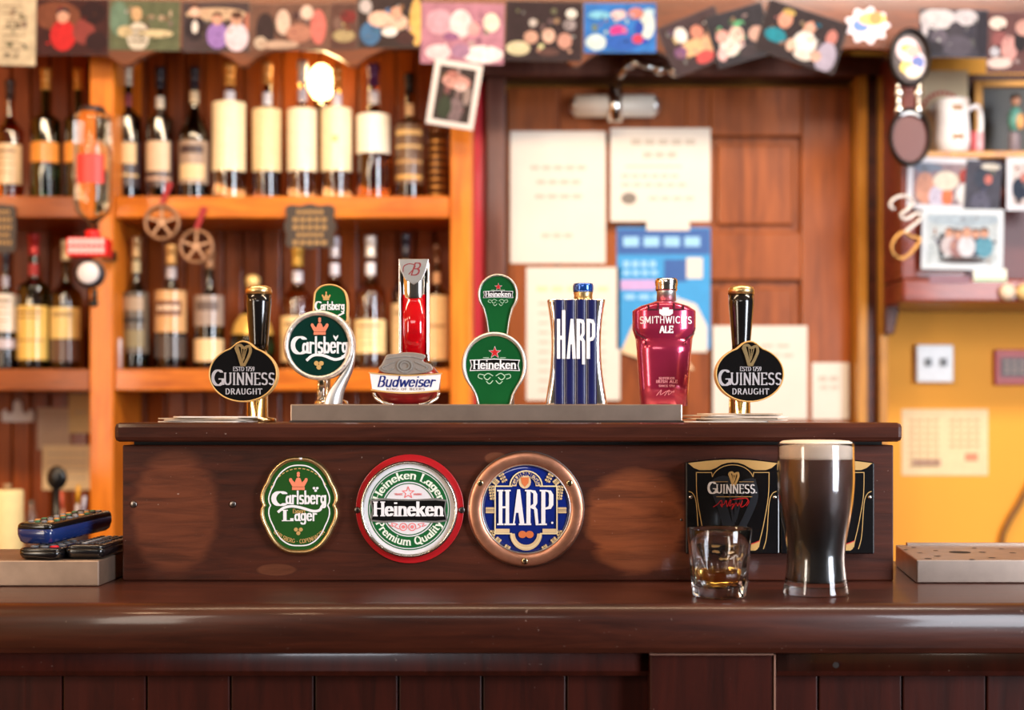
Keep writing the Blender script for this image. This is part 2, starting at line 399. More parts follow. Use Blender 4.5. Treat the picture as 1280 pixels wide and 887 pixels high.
# ------------------------------------------------------------------ materials
M_counter = wood('counter_mahogany', (32,12,8), (72,32,19), (1.2, 14, 14), 5, .40, .30, .25, .0012, spots=.35)
M_front = wood('bar_front_mahogany', (32,10,6), (60,20,12), (10, 10, 1), 5, .38, .25, .2, spots=.25)
M_cap = wood('cap_mahogany', (38,17,12), (78,38,26), (1.2, 14, 14), 5, .30, .5, .3, .0015, spots=.5)
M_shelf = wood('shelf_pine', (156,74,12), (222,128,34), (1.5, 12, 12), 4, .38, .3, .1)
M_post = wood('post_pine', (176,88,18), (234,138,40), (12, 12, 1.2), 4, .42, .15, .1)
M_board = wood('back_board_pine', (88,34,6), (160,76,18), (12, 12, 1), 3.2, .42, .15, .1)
M_dark = wood('dark_stained_wood', (46,18,10), (90,40,20), (2, 12, 12), 4, .4, .3, .1)
M_val = wood('valance_wood', (66,29,10), (116,56,20), (2, 12, 12), 4, .4, .3, .1)
M_door = wood('door_wood', (100,48,20), (160,86,38), (12, 12, 1.3), 3, .38, .2, .1)
M_jamb = wood('jamb_wood', (84,50,42), (122,80,66), (12, 12, 1.3), 3, .4, .3, .1)
M_lite = wood('light_trim_wood', (150,96,30), (206,146,58), (12, 12, 1.3), 3, .4, .2, .1)
M_shelf2 = wood('shelf_pine_shaded', (110,54,18), (162,86,34), (1.5, 12, 12), 4, .38, .1, .1)  # shelf pine again, the left shelves' shade put into a darker colour
M_cab = wood('cabinet_cherry', (86,32,22), (146,66,46), (2, 12, 12), 5, .35, .3, .1)
M_paint = mat('ochre_wall_paint', (240,164,54), .7, var=.05, scale=3)
M_ceil = mat('ceiling_paint', (120,92,62), .8); M_floor = wood('floor_boards', (50,30,20), (86,54,36), (10, 1, 10), 3, .5, .1)
M_steel = mat('brushed_steel', (190,170,156), .34, .95, var=.12, scale=40, bump=.05)
M_steel2 = mat('worn_tray_steel', (170,146,128), .42, .9, var=.2, scale=30, bump=.1)
M_chrome = mat('chrome', (225,222,216), .16, 1, var=.04)
M_silver = mat('satin_silver', (206,204,202), .38, 1, var=.08, scale=90)
M_cast = mat('cast_pewter', (205,196,188), .42, .8, var=.25, scale=220, bump=.4)
M_gold = mat('gold_trim', (208,176,124), .34, 1, var=.08)
M_goldp = mat('gold_paint', (206,164,100), .45, .3, var=.06)
M_brass = mat('polished_brass', (214,196,150), .15, 1, var=.05)
M_copper = mat('worn_copper', (205,142,112), .36, .9, var=.22, scale=70, bump=.15)
M_black = mat('black_enamel', (14,13,14), .16, coat=.5, var=.05)
M_blackp = mat('black_plastic', (18,17,19), .3, var=.1)
M_white = mat('white_lettering', (232,228,228), .35, var=.02)
M_silverink = mat('silver_lettering', (205,200,204), .25, .35, var=.05)
M_cream = mat('cream_print', (226,204,158), .5, var=.04)
M_green = mat('green_enamel', (16,82,38), .16, coat=.6, var=.05)
M_green2 = mat('leaf_green_print', (22,92,46), .3, coat=.3, var=.04)
M_deepgreen = mat('deep_green_enamel', (6,46,38), .12, coat=.7, var=.1)
M_badgegreen = mat('badge_green', (34,78,30), .22, coat=.5, var=.06)
M_red = mat('red_print', (196,30,34), .35, var=.05)
M_redplate = mat('red_plate', (176,22,28), .32, coat=.2, var=.05)
M_pink = mat('pink_print', (226,120,120), .5, var=.05)
M_salmon = mat('salmon_print', (230,130,96), .45, var=.05)
M_blue = mat('harp_blue_enamel', (14,34,112), .12, coat=.8, var=.08)
M_navy = mat('navy_print', (16,36,110), .3, var=.03)
M_paper = mat('white_paper', (212,204,194), .8, var=.03, scale=20)
M_paper2 = mat('cream_paper', (226,206,168), .8, var=.05, scale=20)
M_ink = mat('grey_ink', (120,112,104), .7)
M_screw = mat('screw_steel', (120,112,108), .3, 1)

# ================================================================== ROOM
struct('floor', MB().box(-2.6, 2.9, -2.8, 3.5, -.05, 0), M_floor)
struct('ceiling', MB().box(-2.6, 2.9, -2.8, 3.5, 2.8, 2.85), M_ceil)
struct('wall_back', MB().box(-2.6, 2.9, 3.36, 3.5, 0, 2.8), M_paint)
struct('wall_left', MB().box(-2.7, -2.6, -2.8, 3.5, 0, 2.8), M_paint)

# ---- door, its frame and the painted strip
DD = 3.28
def rectpx(mb, x0, x1, y0, y1, D, ya, yb): mb.box(X(x0, D), X(x1, D), ya, yb, Z(y1, D), Z(y0, D)); return mb
d = MB(); zb = 0.02; xl, xr = X(634, DD), X(1064, DD); zt = Z(108, DD)
xs = [xl, X(655, DD), X(742, DD), X(775, DD), X(888, DD), X(1002, DD), xr]
d.box(xl, xr, DD+.018, DD+.05, zb, zt)                                # core
st1, st2, st3 = (xl, xl+.12), (X(858, DD), X(888, DD)), (X(1002, DD), xr)
for a, b in (st1, st2, st3): d.box(a, b, DD, DD+.02, zb, zt)          # stiles
for (y0, y1) in ((108, 170), (290, 350), (520, 560)):                 # rails
    for a, b in ((st1[1], st2[0]), (st2[1], st3[0])): d.box(a, b, DD, DD+.02, Z(y1, DD), Z(y0, DD))
for a, b in ((st1[1], st2[0]), (st2[1], st3[0])): d.box(a, b, DD, DD+.02, zb, .25)
for (z0, z1) in ((Z(290, DD), Z(170, DD)), (Z(520, DD), Z(350, DD)), (.25, Z(560, DD))):
    for a, b in ((st1[1], st2[0]), (st2[1], st3[0])):
        g = .018; d.box(a+g, b-g, DD+.006, DD+.02, z0+g, z1-g)        # raised fields
o = struct('door_1', d, M_door, .004)
t = MB()
t.box(X(607, 3.25), X(634, 3.25)-.003, 3.25, 3.355, 0, Z(96, 3.25)); t.box(X(588, 3.25), X(1108, 3.25), 3.24, 3.355, Z(96, 3.25)+.002, Z(70, 3.25))
struct('trim_1', t, M_jamb, .006)
struct('trim_2', MB().box(X(589, 3.25), X(606, 3.25), 3.27, 3.355, 0, Z(98, 3.25)), mat('crimson_paint', (188,36,52), .4, coat=.2), .003)
t = MB().use(M_lite); t.box(X(1068, 3.25)+.002, X(1080, 3.25), 3.22, 3.355, 0, Z(98, 3.25)); t.box(X(1096, 3.25), X(1105, 3.25), 3.22, 3.355, 0, Z(98, 3.25))
t.use(M_dark); t.box(X(1080, 3.25)+.001, X(1096, 3.25)-.001, 3.245, 3.355, 0, Z(98, 3.25))
struct('trim_3', t)
t = MB(); t.prism([(X(1106, 3.2), Z(100, 3.2)), (X(1126, 3.2), Z(100, 3.2)), (X(1126, 3.2), Z(380, 3.2)), (X(1118, 3.2), Z(418, 3.2)), (X(1106, 3.2), Z(418, 3.2))], 3.2, 3.355)
struct('trim_4', t, M_dark, .004)
# door closer
t = thing('door_closer', 'grey metal door closer with a jointed arm at the top of the wooden door', 'door closer', W(767, 150, DD))
m = mat('closer_grey', (216,206,192), .5, .1)
b = MB(); z0 = Z(136, DD); b.tube([(X(718, DD), DD-.03, z0), (X(816, DD), DD-.03, z0)], .0255, 20); b.box(X(735, DD), X(800, DD), DD-.03, DD, z0-.02, z0+.02); b.build('body', m, t)
b = MB(); b.ball((X(816, DD), DD-.03, z0), .014, .022, .022); b.ball((X(718, DD), DD-.03, z0), .012, .020, .020); b.build('end_cap', M_silver, t)
b = MB(); b.caps([(.016, z0-.04), (.016, z0+.04)], X(767, DD), DD-.05, 20); b.build('spindle', M_chrome, t)
b = MB(); b.tube([(X(767, DD), DD-.05, z0+.045), (X(784, DD), DD-.10, Z(90, DD))], .007, 10); b.tube([(X(784, DD), DD-.10, Z(90, DD)), (X(838, DD), DD-.06, Z(99, DD))], .0075, 10)
for q in ((784, 90), (820, 97), (838, 99)): b.ball((X(q[0], DD), DD-.08, Z(q[1], DD)), .015, .015, .014)
b.build('arm', M_chrome, t)

# ---- notices on the door
def notice(name, label, cat, x0, x1, y0, y1, D, m, lines=(), lm=None, extra=None, tilt=0):
    cx, cz = (X(x0, D)+X(x1, D))/2, (Z(y0, D)+Z(y1, D))/2
    R = Matrix.Translation((cx, 0, cz)) @ Matrix.Rotation(math.radians(tilt), 4, 'Y') @ Matrix.Translation((-cx, 0, -cz))
    t = thing(name, label, cat, (cx, D, Z(y1, D)))
    b = MB(); b.box(X(x0, D), X(x1, D), D-.0016, D, Z(y1, D), Z(y0, D), R); b.build('sheet', m, t)
    b = MB(); k = 0
    for (a, b_, y, h, mm) in lines:
        b.use(mm or M_ink); b.box(X(a, D), X(b_, D), D-.0024, D-.0017, Z(y+h, D), Z(y, D), R); k += 1
    if extra: extra(b, R); k += 1
    if k: b.build('print', None, t)
    return t
def words(x0, x1, y, h, n=4, mm=None):
    w = (x1-x0)/n; return [(x0+i*w+1, x0+(i+.8)*w, y, h, mm) for i in range(n)]
DN = DD-.0005
M_ink2 = mat('pale_ink', (182,172,160), .7)
notice('notice_sheet', 'tall blank-looking white notice with a few centred lines, left under the closer', 'notice', 638, 757, 164, 329, DN, M_paper,
       words(662, 735, 207, 5, 5, M_ink2)+words(670, 728, 225, 5, 4, M_ink2)+words(668, 730, 243, 5, 4, M_ink2)+words(676, 718, 292, 5, 3, M_ink2))
notice('notice_sheet', 'white certificate with a headline and dark round seal, right under the closer', 'notice', 763, 888, 160, 277, DN, M_paper,
       words(788, 872, 174, 7, 5, M_ink2)+words(803, 848, 190, 7, 3, M_ink2)+words(780, 870, 207, 2, 1, M_ink2)+words(776, 850, 218, 4, 6, M_ink2)+words(776, 860, 229, 4, 6, M_ink2)+words(810, 870, 246, 4, 4, M_ink2),
       extra=lambda b, R: b.use(M_ink).prism(ell(X(786, DN), Z(248, DN), .018, .014, 20), DN-.0024, DN-.0017))
notice('notice_sheet', 'white sheet with a pale green heading behind the blue tap', 'notice', 658, 775, 334, 500, DN, M_paper,
       words(670, 764, 358, 6, 5, mat('green_ink', (176,206,160), .7))+sum([words(672, 760, y, 3, 5, M_ink2) for y in range(378, 490, 12)], []))
notice('notice_sheet', 'plain white sheet on the door behind the right-hand black oval tap', 'notice', 891, 1009, 407, 524, DN, M_paper,
       words(950, 990, 430, 4, 2, M_ink2)+words(946, 994, 442, 4, 3, M_ink2))
notice('notice_sheet', 'small narrow white card with grey lines at the lower right of the door', 'notice', 1015, 1061, 453, 524, DN, M_paper,
       words(1022, 1050, 470, 6, 2, M_ink2)+words(1024, 1050, 482, 4, 2, M_ink2))
MBL = mat('poster_blue', (44,140,200), .5); MNV = mat('poster_navy', (36,82,150), .5); MTN = mat('poster_tan', (222,190,150), .5); MPK = mat('poster_pink', (190,150,200), .5)
def poster(b, R):
    P = lambda pts: [(X(a, DN), Z(c, DN)) for a, c in pts]
    b.use(MNV); b.box(X(772, DN), X(887, DN), DN-.0022, DN-.0017, Z(318, DN), Z(286, DN), R)
    b.use(MTN); b.prism(P([(776,440),(790,408),(812,384),(826,392),(836,420),(860,452),(868,462),(800,448)]), DN-.0026, DN-.0017)
    b.use(M_paper); b.prism(P([(820,440),(846,372),(870,380),(884,408),(884,440)]), DN-.003, DN-.0017); b.box(X(858, DN), X(878, DN), DN-.0026, DN-.0017, Z(348, DN), Z(322, DN), R)
    b.use(MPK); b.box(X(776, DN), X(820, DN), DN-.0024, DN-.0017, Z(362, DN), Z(350, DN), R)
    b.use(mat('poster_lightblue', (140,190,226), .5)); 
    for (a, c, y, h) in ((778,880,296,12),(778,822,326,8),(778,824,338,6),(780,850,368,6)):
        for q in words(a, c, y, h, 4): b.box(X(q[0], DN), X(q[1], DN), DN-.0028, DN-.0022, Z(q[2]+q[3], DN), Z(q[2], DN), R)
    b.use(MNV); b.box(X(830, DN), X(858, DN), DN-.0026, DN-.0022, Z(352, DN), Z(324, DN), R)
notice('poster', 'blue printed poster with a tan and white picture on the door', 'poster', 771, 888, 284, 436, DN, MBL, extra=poster)
notice('paper_slip', 'small white slip stuck over the top edge of the blue poster', 'paper slip', 808, 862, 276, 288, DN-.0034, M_paper)

# ================================================================== BACK BAR
DS = 3.10; YB = 3.325
sh = thing('back_bar_shelving', 'orange pine back bar shelving full of bottles', 'shelving', (X(340, DS), DS+.1, 0))
XL = -1.62
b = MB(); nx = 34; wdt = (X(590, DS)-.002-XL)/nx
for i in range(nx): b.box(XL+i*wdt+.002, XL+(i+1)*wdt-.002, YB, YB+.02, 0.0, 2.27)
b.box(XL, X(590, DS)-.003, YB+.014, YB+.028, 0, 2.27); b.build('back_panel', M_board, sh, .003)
for (a, c) in ((113, 143), (563, 590)):
    b = MB(); b.box(X(a, DS), X(c, DS), DS-.008, YB-.001, .0, 2.27); b.build('post', M_post, sh, .004)
b = MB(); b.box(XL-.04, XL-.001, DS, YB, 0, 2.27); b.build('post', M_post, sh, .004)
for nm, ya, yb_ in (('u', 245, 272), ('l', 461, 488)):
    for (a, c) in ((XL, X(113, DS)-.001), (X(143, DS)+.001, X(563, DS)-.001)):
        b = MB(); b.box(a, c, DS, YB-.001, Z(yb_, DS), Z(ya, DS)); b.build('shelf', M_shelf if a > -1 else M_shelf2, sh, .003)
SZ1, SZ2 = Z(245, DS), Z(461, DS)
# bench under it
bb = thing('back_counter', 'low dark wooden counter along the back wall under the shelves', 'counter', (-.9, 3.0, 0))
b = MB(); b.box(XL, X(590, DS), 2.72, DS-.012, .90, .94); b.build('worktop', M_dark, bb, .005)
b = MB(); b.box(XL, X(590, DS)-.02, 2.76, DS-.02, .0, .899); b.build('cupboard', M_dark, bb)
# valance
DV = 3.02
pts = []; cent = [-70, 78, 235, 372, 512, 652, 787, 930, 1070, 1222, 1370]
for c0, c1 in zip(cent, cent[1:]):
    mid = (c0+c1)/2
    pts += [(c0, 60), (c0+ (mid-c0)*.45, 62), (c0+(mid-c0)*.75, 72), (mid-4, 82), (mid+4, 82), (c1-(c1-mid)*.75, 72), (c1-(c1-mid)*.45, 62)]
low = [(X(a, DV), Z(c, DV)) for a, c in pts]
b = MB(); b.prism(low+[(low[-1][0], Z(-70, DV)), (low[0][0], Z(-70, DV))], DV, DV+.022)
tag(b.build('scalloped_valance', M_val, None, .002), 'scalloped wooden valance above the shelves and door with photos pinned along it', 'valance')
b = MB(); b.box(low[0][0], low[-1][0], DV+.023, 3.355, Z(-70, DV), Z(-70, DV)+.03)
tag(b.build('canopy_board', M_dark), 'dark board closing the top behind the scalloped valance', 'board')

# ---- little printed photographs
def photo(label, cx, cy, w, h, D, tilt, bgc, blobs, border=None, group='photographs pinned along the valance', name='photograph', cat='photograph'):
    """blobs in px from the photo centre (x right, y down): (x, y, rx, ry, colour)"""
    s = D/F; ox, oz = X(cx, D), Z(cy, D); ca, sa = math.cos(math.radians(tilt)), math.sin(math.radians(tilt))
    rot = lambda x, y: (ox+(x*ca-y*sa)*s, oz-(x*sa+y*ca)*s)
    t = thing(name, label, cat, (ox, D, oz-h/2*s), group)
    dk = lambda c: tuple(int(v*.84) for v in c)
    bgc = dk(bgc); rnd = random.Random(int(cx*7+cy)); pal = [q[4] for q in blobs]
    extra = [(rnd.uniform(-1, 1)*(w/2-11), rnd.uniform(-1, 1)*(h/2-11), rnd.uniform(1.5, 4.5), rnd.uniform(1.5, 5.5), tuple(int(v*k)//24*24+8 for v in rnd.choice(pal))) for k in [.45, .7, .9, .55, 1.0, .6]*4]
    blobs = extra[:14]+list(blobs)+[(q[0], q[1], q[2]*.55, q[3]*.45, q[4]) for q in extra[14:]]
    blobs = [q[:4]+(dk(q[4]),) for q in blobs]; border = dk(border) if border else None
    cm = mat('photo_card_%d_%d_%d' % (border or bgc), border or bgc, .35)
    b = MB(); b.prism([rot(x, y) for x, y in ((-w/2,-h/2),(w/2,-h/2),(w/2,h/2),(-w/2,h/2))], D-.0012, D); b.build('card', cm, t)
    b = MB(); bw = 0 if not border else 1
    m_ = 7 if border else 0.6; bm = bgc
    b.use(mat('photo_ink_%d_%d_%d' % bm, bm, .5, var=.3, scale=45, spec=.15)); b.prism([rot(x, y) for x, y in ((-w/2+m_,-h/2+m_),(w/2-m_,-h/2+m_),(w/2-m_,h/2-m_),(-w/2+m_,h/2-m_))], D-.0016, D-.0013, back=False)
    for i, (x, y, rx, ry, c) in enumerate(blobs):
        b.use(mat('photo_ink_%d_%d_%d' % c, c, .5, var=.22, scale=70, spec=.15))
        pl = []
        for (ex, ey) in ell(x, y, rx, ry, 16):
            ex = max(-w/2+m_, min(w/2-m_, ex)); ey = max(-h/2+m_, min(h/2-m_, ey)); pl.append(rot(ex, ey))
        q = []
        for p in pl:
            if not q or math.hypot(p[0]-q[-1][0], p[1]-q[-1][1]) > 1e-6: q.append(p)
        if len(q) > 3 and math.hypot(q[0][0]-q[-1][0], q[0][1]-q[-1][1]) < 1e-6: q.pop()
        ar_ = abs(sum(q[k][0]*q[(k+1) % len(q)][1]-q[(k+1) % len(q)][0]*q[k][1] for k in range(len(q))))
        if len(q) < 4 or ar_ < 1e-7: continue
        b.prism(q, D-.0017-.00003*i, D-.0016, back=False)
    b.build('print', None, t); return t
SK = (214,160,136); SK2 = (232,190,170); BK = (22,18,22); WH = (236,230,226); BR = (84,50,40); RD = (200,36,40)
DPh = DV-.0004
def person(x, y, s, shirt, skin=SK, hair=BR): return [(x, y+.95*s, .62*s, .75*s, shirt), (x, y, .30*s, .36*s, skin), (x, y-.2*s, .30*s, .20*s, hair), (x, y+.04*s, .25*s, .26*s, skin)]
photo('cream handwritten sheet at the far left end of the valance', 21, 38, 48, 88, DPh, 1, (206,190,160), [(-6,-30+i*9,14-(i % 3)*2,1.2,(150,134,110)) for i in range(8)], name='handwritten_sheet', cat='paper')
photo('photograph of a person in a red shirt, second on the valance from the left', 91, 34, 90, 70, DPh, 0, (60,24,26), [(-20,-14,30,18,(120,66,46))]+person(-12, -14, 26, RD, SK, (50,40,50))+[(14,6,14,16,(140,60,56)),(26,-18,16,14,(40,14,22)),(30,18,14,12,(44,18,26))])
photo('greenish photograph of a person in a striped white top with one arm out', 181, 32, 88, 62, DPh, 1, (92,98,72), [(-32,-8,12,22,(104,132,112)),(-8,14,14,18,(214,204,188)),(14,10,22,5,(206,190,150)),(-24,8,10,7,(200,180,140)),(-10,-14,6.5,9,(206,168,126)),(-8,6,12,1.6,(120,110,96)),(-8,13,12,1.6,(120,110,96)),(-8,20,12,1.6,(120,110,96))])
photo('photograph of three people in black, purple and white tops', 270, 34, 84, 62, DPh, 0, (70,54,58), [(0,-16,38,8,(200,170,140))]+person(-26, -20, 22, (42,32,40), SK2)+[(-26,0,4,8,WH)]+person(2, -10, 22, (150,116,190))+person(26, -10, 24, (226,206,220))+[(40,-6,4,12,(180,110,90))])
photo('faded brown photograph of a seated crowd, fifth card on the valance', 362, 34, 98, 58, DPh, 0, (108,74,62), [(-30,4,12,22,(50,34,38)),(-8,-6,9,16,(216,186,170)),(12,8,16,12,(176,120,100)),(36,0,10,22,(206,112,104)),(-36,20,8,8,(200,180,160)),(22,-18,8,9,(226,196,180)),(-14,22,26,5,(190,160,140)),(8,-14,5,5,(70,40,40))])
photo('narrow dim photograph half hidden beside the one with a blue shirt', 430, 33, 34, 58, DPh, 0, (90,58,50), [(0,12,14,8,(170,150,110)),(6,-12,10,8,(120,40,40)),(-8,-4,5,8,(120,90,80))])
photo('photograph of a bending man in a blue shirt with a yellow right edge', 487, 28, 80, 64, DPh, 0, (52,38,38), [(34,0,9,30,(226,180,100)),(-24,14,13,15,(66,108,150)),(-12,-4,15,10,SK2),(10,0,13,10,(226,190,168)),(0,12,10,6,WH),(-30,-20,8,9,(190,180,180)),(20,20,12,8,(70,40,40)),(8,-12,7,7,SK)])
photo('pink and white washed-out photograph beside the dark one', 578, 42, 104, 76, DPh, 1, (176,120,140), [(-28,-14,18,16,(206,160,176)),(-2,-12,14,18,(236,214,216)),(36,-14,10,12,(242,226,206)),(-30,24,16,10,(232,200,206)),(26,26,26,11,(244,230,230)),(-2,22,12,9,(160,120,150)),(14,-6,8,9,(222,160,160)),(-14,4,10,5,(140,90,130))])
photo('dark photograph with three faces and small lights', 680, 39, 96, 74, DPh, 1, (44,28,34), [(-16,8,9,8,(196,150,132)),(6,6,8,9,(216,176,156)),(26,12,9,10,(190,140,126)),(-32,22,15,9,(206,196,160)),(-14,-10,5,5,(190,180,176)),(8,-12,4,4,(90,70,74)),(32,-8,8,7,(150,140,144)),(34,-22,7,6,(220,216,210)),(6,26,14,5,(90,60,56))])
photo('bright blue photograph of people in colourful clothes', 775, 35, 90, 62, DPh, 0, (40,110,190), [(-30,18,13,10,(200,220,220)),(34,-4,9,18,(210,220,214)),(-2,4,11,7,(206,50,130)),(4,18,22,11,(38,90,180)),(22,14,7,6,(200,60,90)),(-26,-16,14,5,(120,190,220)),(-2,-16,10,6,(216,190,190)),(20,-18,10,7,(190,120,110)),(24,0,6,8,(30,70,170)),(36,-20,7,4,(180,210,220))])
photo('tilted photograph of a group leaning together, left of the other tilted ones', 869, 52, 78, 66, DPh, -22, (62,46,50), [(-14,-14,8,10,WH),(6,-10,8,9,(200,130,110)),(-6,6,18,10,(222,176,130)),(18,8,13,12,(214,170,130)),(4,22,12,8,(206,80,80)),(-22,6,8,8,(120,80,120)),(24,-18,8,7,(60,30,30))])
photo('tilted dark photograph of friends with a green hat, over the door', 925, 44, 74, 66, DPh-.004, -16, (44,40,48), [(-16,10,13,13,(222,214,206)),(-22,-4,8,8,(226,166,156)),(-4,-2,9,10,(226,190,176)),(2,-14,7,4,(90,170,120)),(20,4,10,10,(200,160,146)),(6,22,14,8,(60,50,56)),(-28,18,6,8,(230,180,180))])
photo('tilted photograph of men in turquoise, white and grey shirts', 1002, 46, 104, 66, DPh-.0075, 18, (44,30,34), [(-26,-14,9,11,(214,150,128)),(-32,8,14,9,(20,130,150)),(6,-12,7,9,(216,160,140)),(6,6,15,14,(232,224,220)),(36,-10,7,10,(190,120,110)),(36,16,13,20,(170,160,180)),(8,22,12,6,(220,210,200)),(-10,14,6,8,(220,180,160)),(24,18,7,7,(214,170,150)),(-24,-24,8,4,(190,160,90))])
photo('black and white photograph of two seated figures, right end of the valance', 1192, 42, 86, 60, DPh, 1, (54,50,62), [(-20,-18,24,13,(206,200,204)),(14,-20,16,10,(196,190,196)),(2,-4,9,11,(62,56,66)),(4,16,20,14,(80,74,88)),(-18,4,10,10,(96,88,100)),(-26,18,14,8,(40,36,46)),(-36,-6,4,12,(190,184,190)),(36,0,8,28,(36,32,44))])
photo('photograph of a pink crowd cut off by the right border', 1263, 53, 60, 76, DPh, 0, (96,60,60), [(-16,-24,11,8,(226,206,196)),(-14,-4,10,10,(140,80,80)),(-2,8,10,16,(206,150,146)),(12,0,8,12,(30,22,28)),(-14,26,16,7,(220,196,190)),(-20,12,6,6,(190,190,200)),(16,-18,10,10,(200,150,140))])
photo('white-bordered snapshot hanging crooked below the valance beside the post', 568, 118, 60, 82, DPh-.010, 9, (54,44,42), [(0,-16,18,9,(206,150,140)),(-6,-24,8,5,(170,110,100)),(6,-10,7,5,(226,196,190)),(4,20,9,18,(120,100,104)),(-10,18,9,14,(52,60,46)),(16,0,5,12,(150,130,126))], border=(226,216,214), group='loose snapshots')
# sticker
s = DPh/F; cx, cy = 1084, 32
t = thing('sticker', 'scalloped white sticker with an orange sun on blue, right of the tilted photos', 'sticker', (X(cx, DPh), DPh, Z(cy+24, DPh)))
pl = [(X(cx+(26+3*math.cos(9*a))*math.cos(a), DPh), Z(cy+(21+3*math.cos(9*a))*math.sin(a), DPh)) for a in [2*PI*i/72 for i in range(72)]]
MB().prism(pl, DPh-.0014, DPh).build('backing', mat('sticker_white', (222,206,214), .4), t)
b = MB(); b.use(mat('sticker_blue', (70,110,200), .4)).prism(ell(X(1076, DPh), Z(32, DPh), .018, .014, 20), DPh-.0018, DPh-.0014, back=False)
b.use(mat('sticker_yellow', (240,190,90), .4)).prism(ell(X(1090, DPh), Z(24, DPh), .030, .014, 20), DPh-.0020, DPh-.0014, back=False)
b.use(mat('sticker_orange', (244,120,30), .4)).prism(ell(X(1094, DPh), Z(23, DPh), .014, .014, 20), DPh-.0024, DPh-.0014, back=False); b.build('print', None, t)

# ---- bottles
def bottle(label, cx, w, ytop, sz, D, glass, cap, labels, kind='whiskey', neck=None, group='spirit bottles on the upper shelf', capf=.16, name='spirit_bottle', trans=1.0):
    """labels: (ya, yb, colour, [bands]) in picture rows"""
    x = X(cx, D); R = w*D/F/2; zb = sz; zt = Z(ytop, D); H = zt-zb
    gm = mat('bottle_glass_%d_%d_%d' % glass, glass, .06, 0, trans, 1, 1.5, var=0)
    cm = mat('bottle_cap_%d_%d_%d' % cap, cap, .25, .3)
    t = thing(name, label, 'bottle', (x, D, zb), group)
    nr = R*.30; sh_ = {'whiskey': (.56, .70), 'bordeaux': (.60, .68), 'slope': (.46, .72), 'squat': (.60, .66)}[kind]
    prof = [(R*.86, 0), (R*.97, .012), (R, .03), (R, sh_[0])]
    for k in range(1, 8):
        q = k/8; e = .5-.5*math.cos(q*PI); prof.append((R+(nr-R)*e, sh_[0]+(sh_[1]-sh_[0])*q))
    prof += [(nr, sh_[1]), (nr*.96, 1-capf), (nr*.9, 1-capf+.01)]
    MB().caps([(r, zb+z*H) for r, z in prof], x, D, 28).build('glass', gm, t)
    z1 = zb+(1-capf)*H; c = nr*1.12
    MB().caps([(c, z1), (c, z1+.02*H), (c*.95, z1+.022*H), (c*.95, z1+capf*.62*H), (c*1.08, z1+capf*.64*H), (c*1.08, zt-.008*H), (c*.98, zt)], x, D, 20).build('cap', cm, t)
    if neck: MB().lathe([(nr*1.04, zb+(sh_[1]+.01)*H), (nr*1.04, zb+(sh_[1]+.10)*H)], x, D, 20).build('neck_label', mat('paper_%d_%d_%d' % neck, neck, .5), t)
    for (ya, yb_, c_, bands) in labels:
        za, zb_ = Z(ya, D), Z(yb_, D); pm = mat('paper_%d_%d_%d' % c_, c_, .45, coat=.8, var=.08, scale=90)
        lo = MB().lathe([(R*1.012, zb_), (R*1.012, za)], x, D, 24, 195, 345).build('label', pm, t)
        if bands:
            bm = MB()
            for (f0, f1, bc, ang) in bands:
                bm.use(mat('paper_%d_%d_%d' % bc, bc, .4)); bm.lathe([(R*1.02, za+(zb_-za)*f1), (R*1.02, za+(zb_-za)*f0)], x, D, 12, 270-ang, 270+ang)
            bm.build('label_print', None, lo)
    return t
GR = (20,64,18); DKR = (24,12,16); WHK = (150,72,22); CL = (196,150,110); GD = (206,160,84); CRM = (232,214,176)
txt = [(.15, .22, (120,96,70), 40), (.32, .36, (150,130,100), 34), (.5, .53, (150,130,100), 38), (.7, .73, (150,130,100), 30)]
DB = 3.19
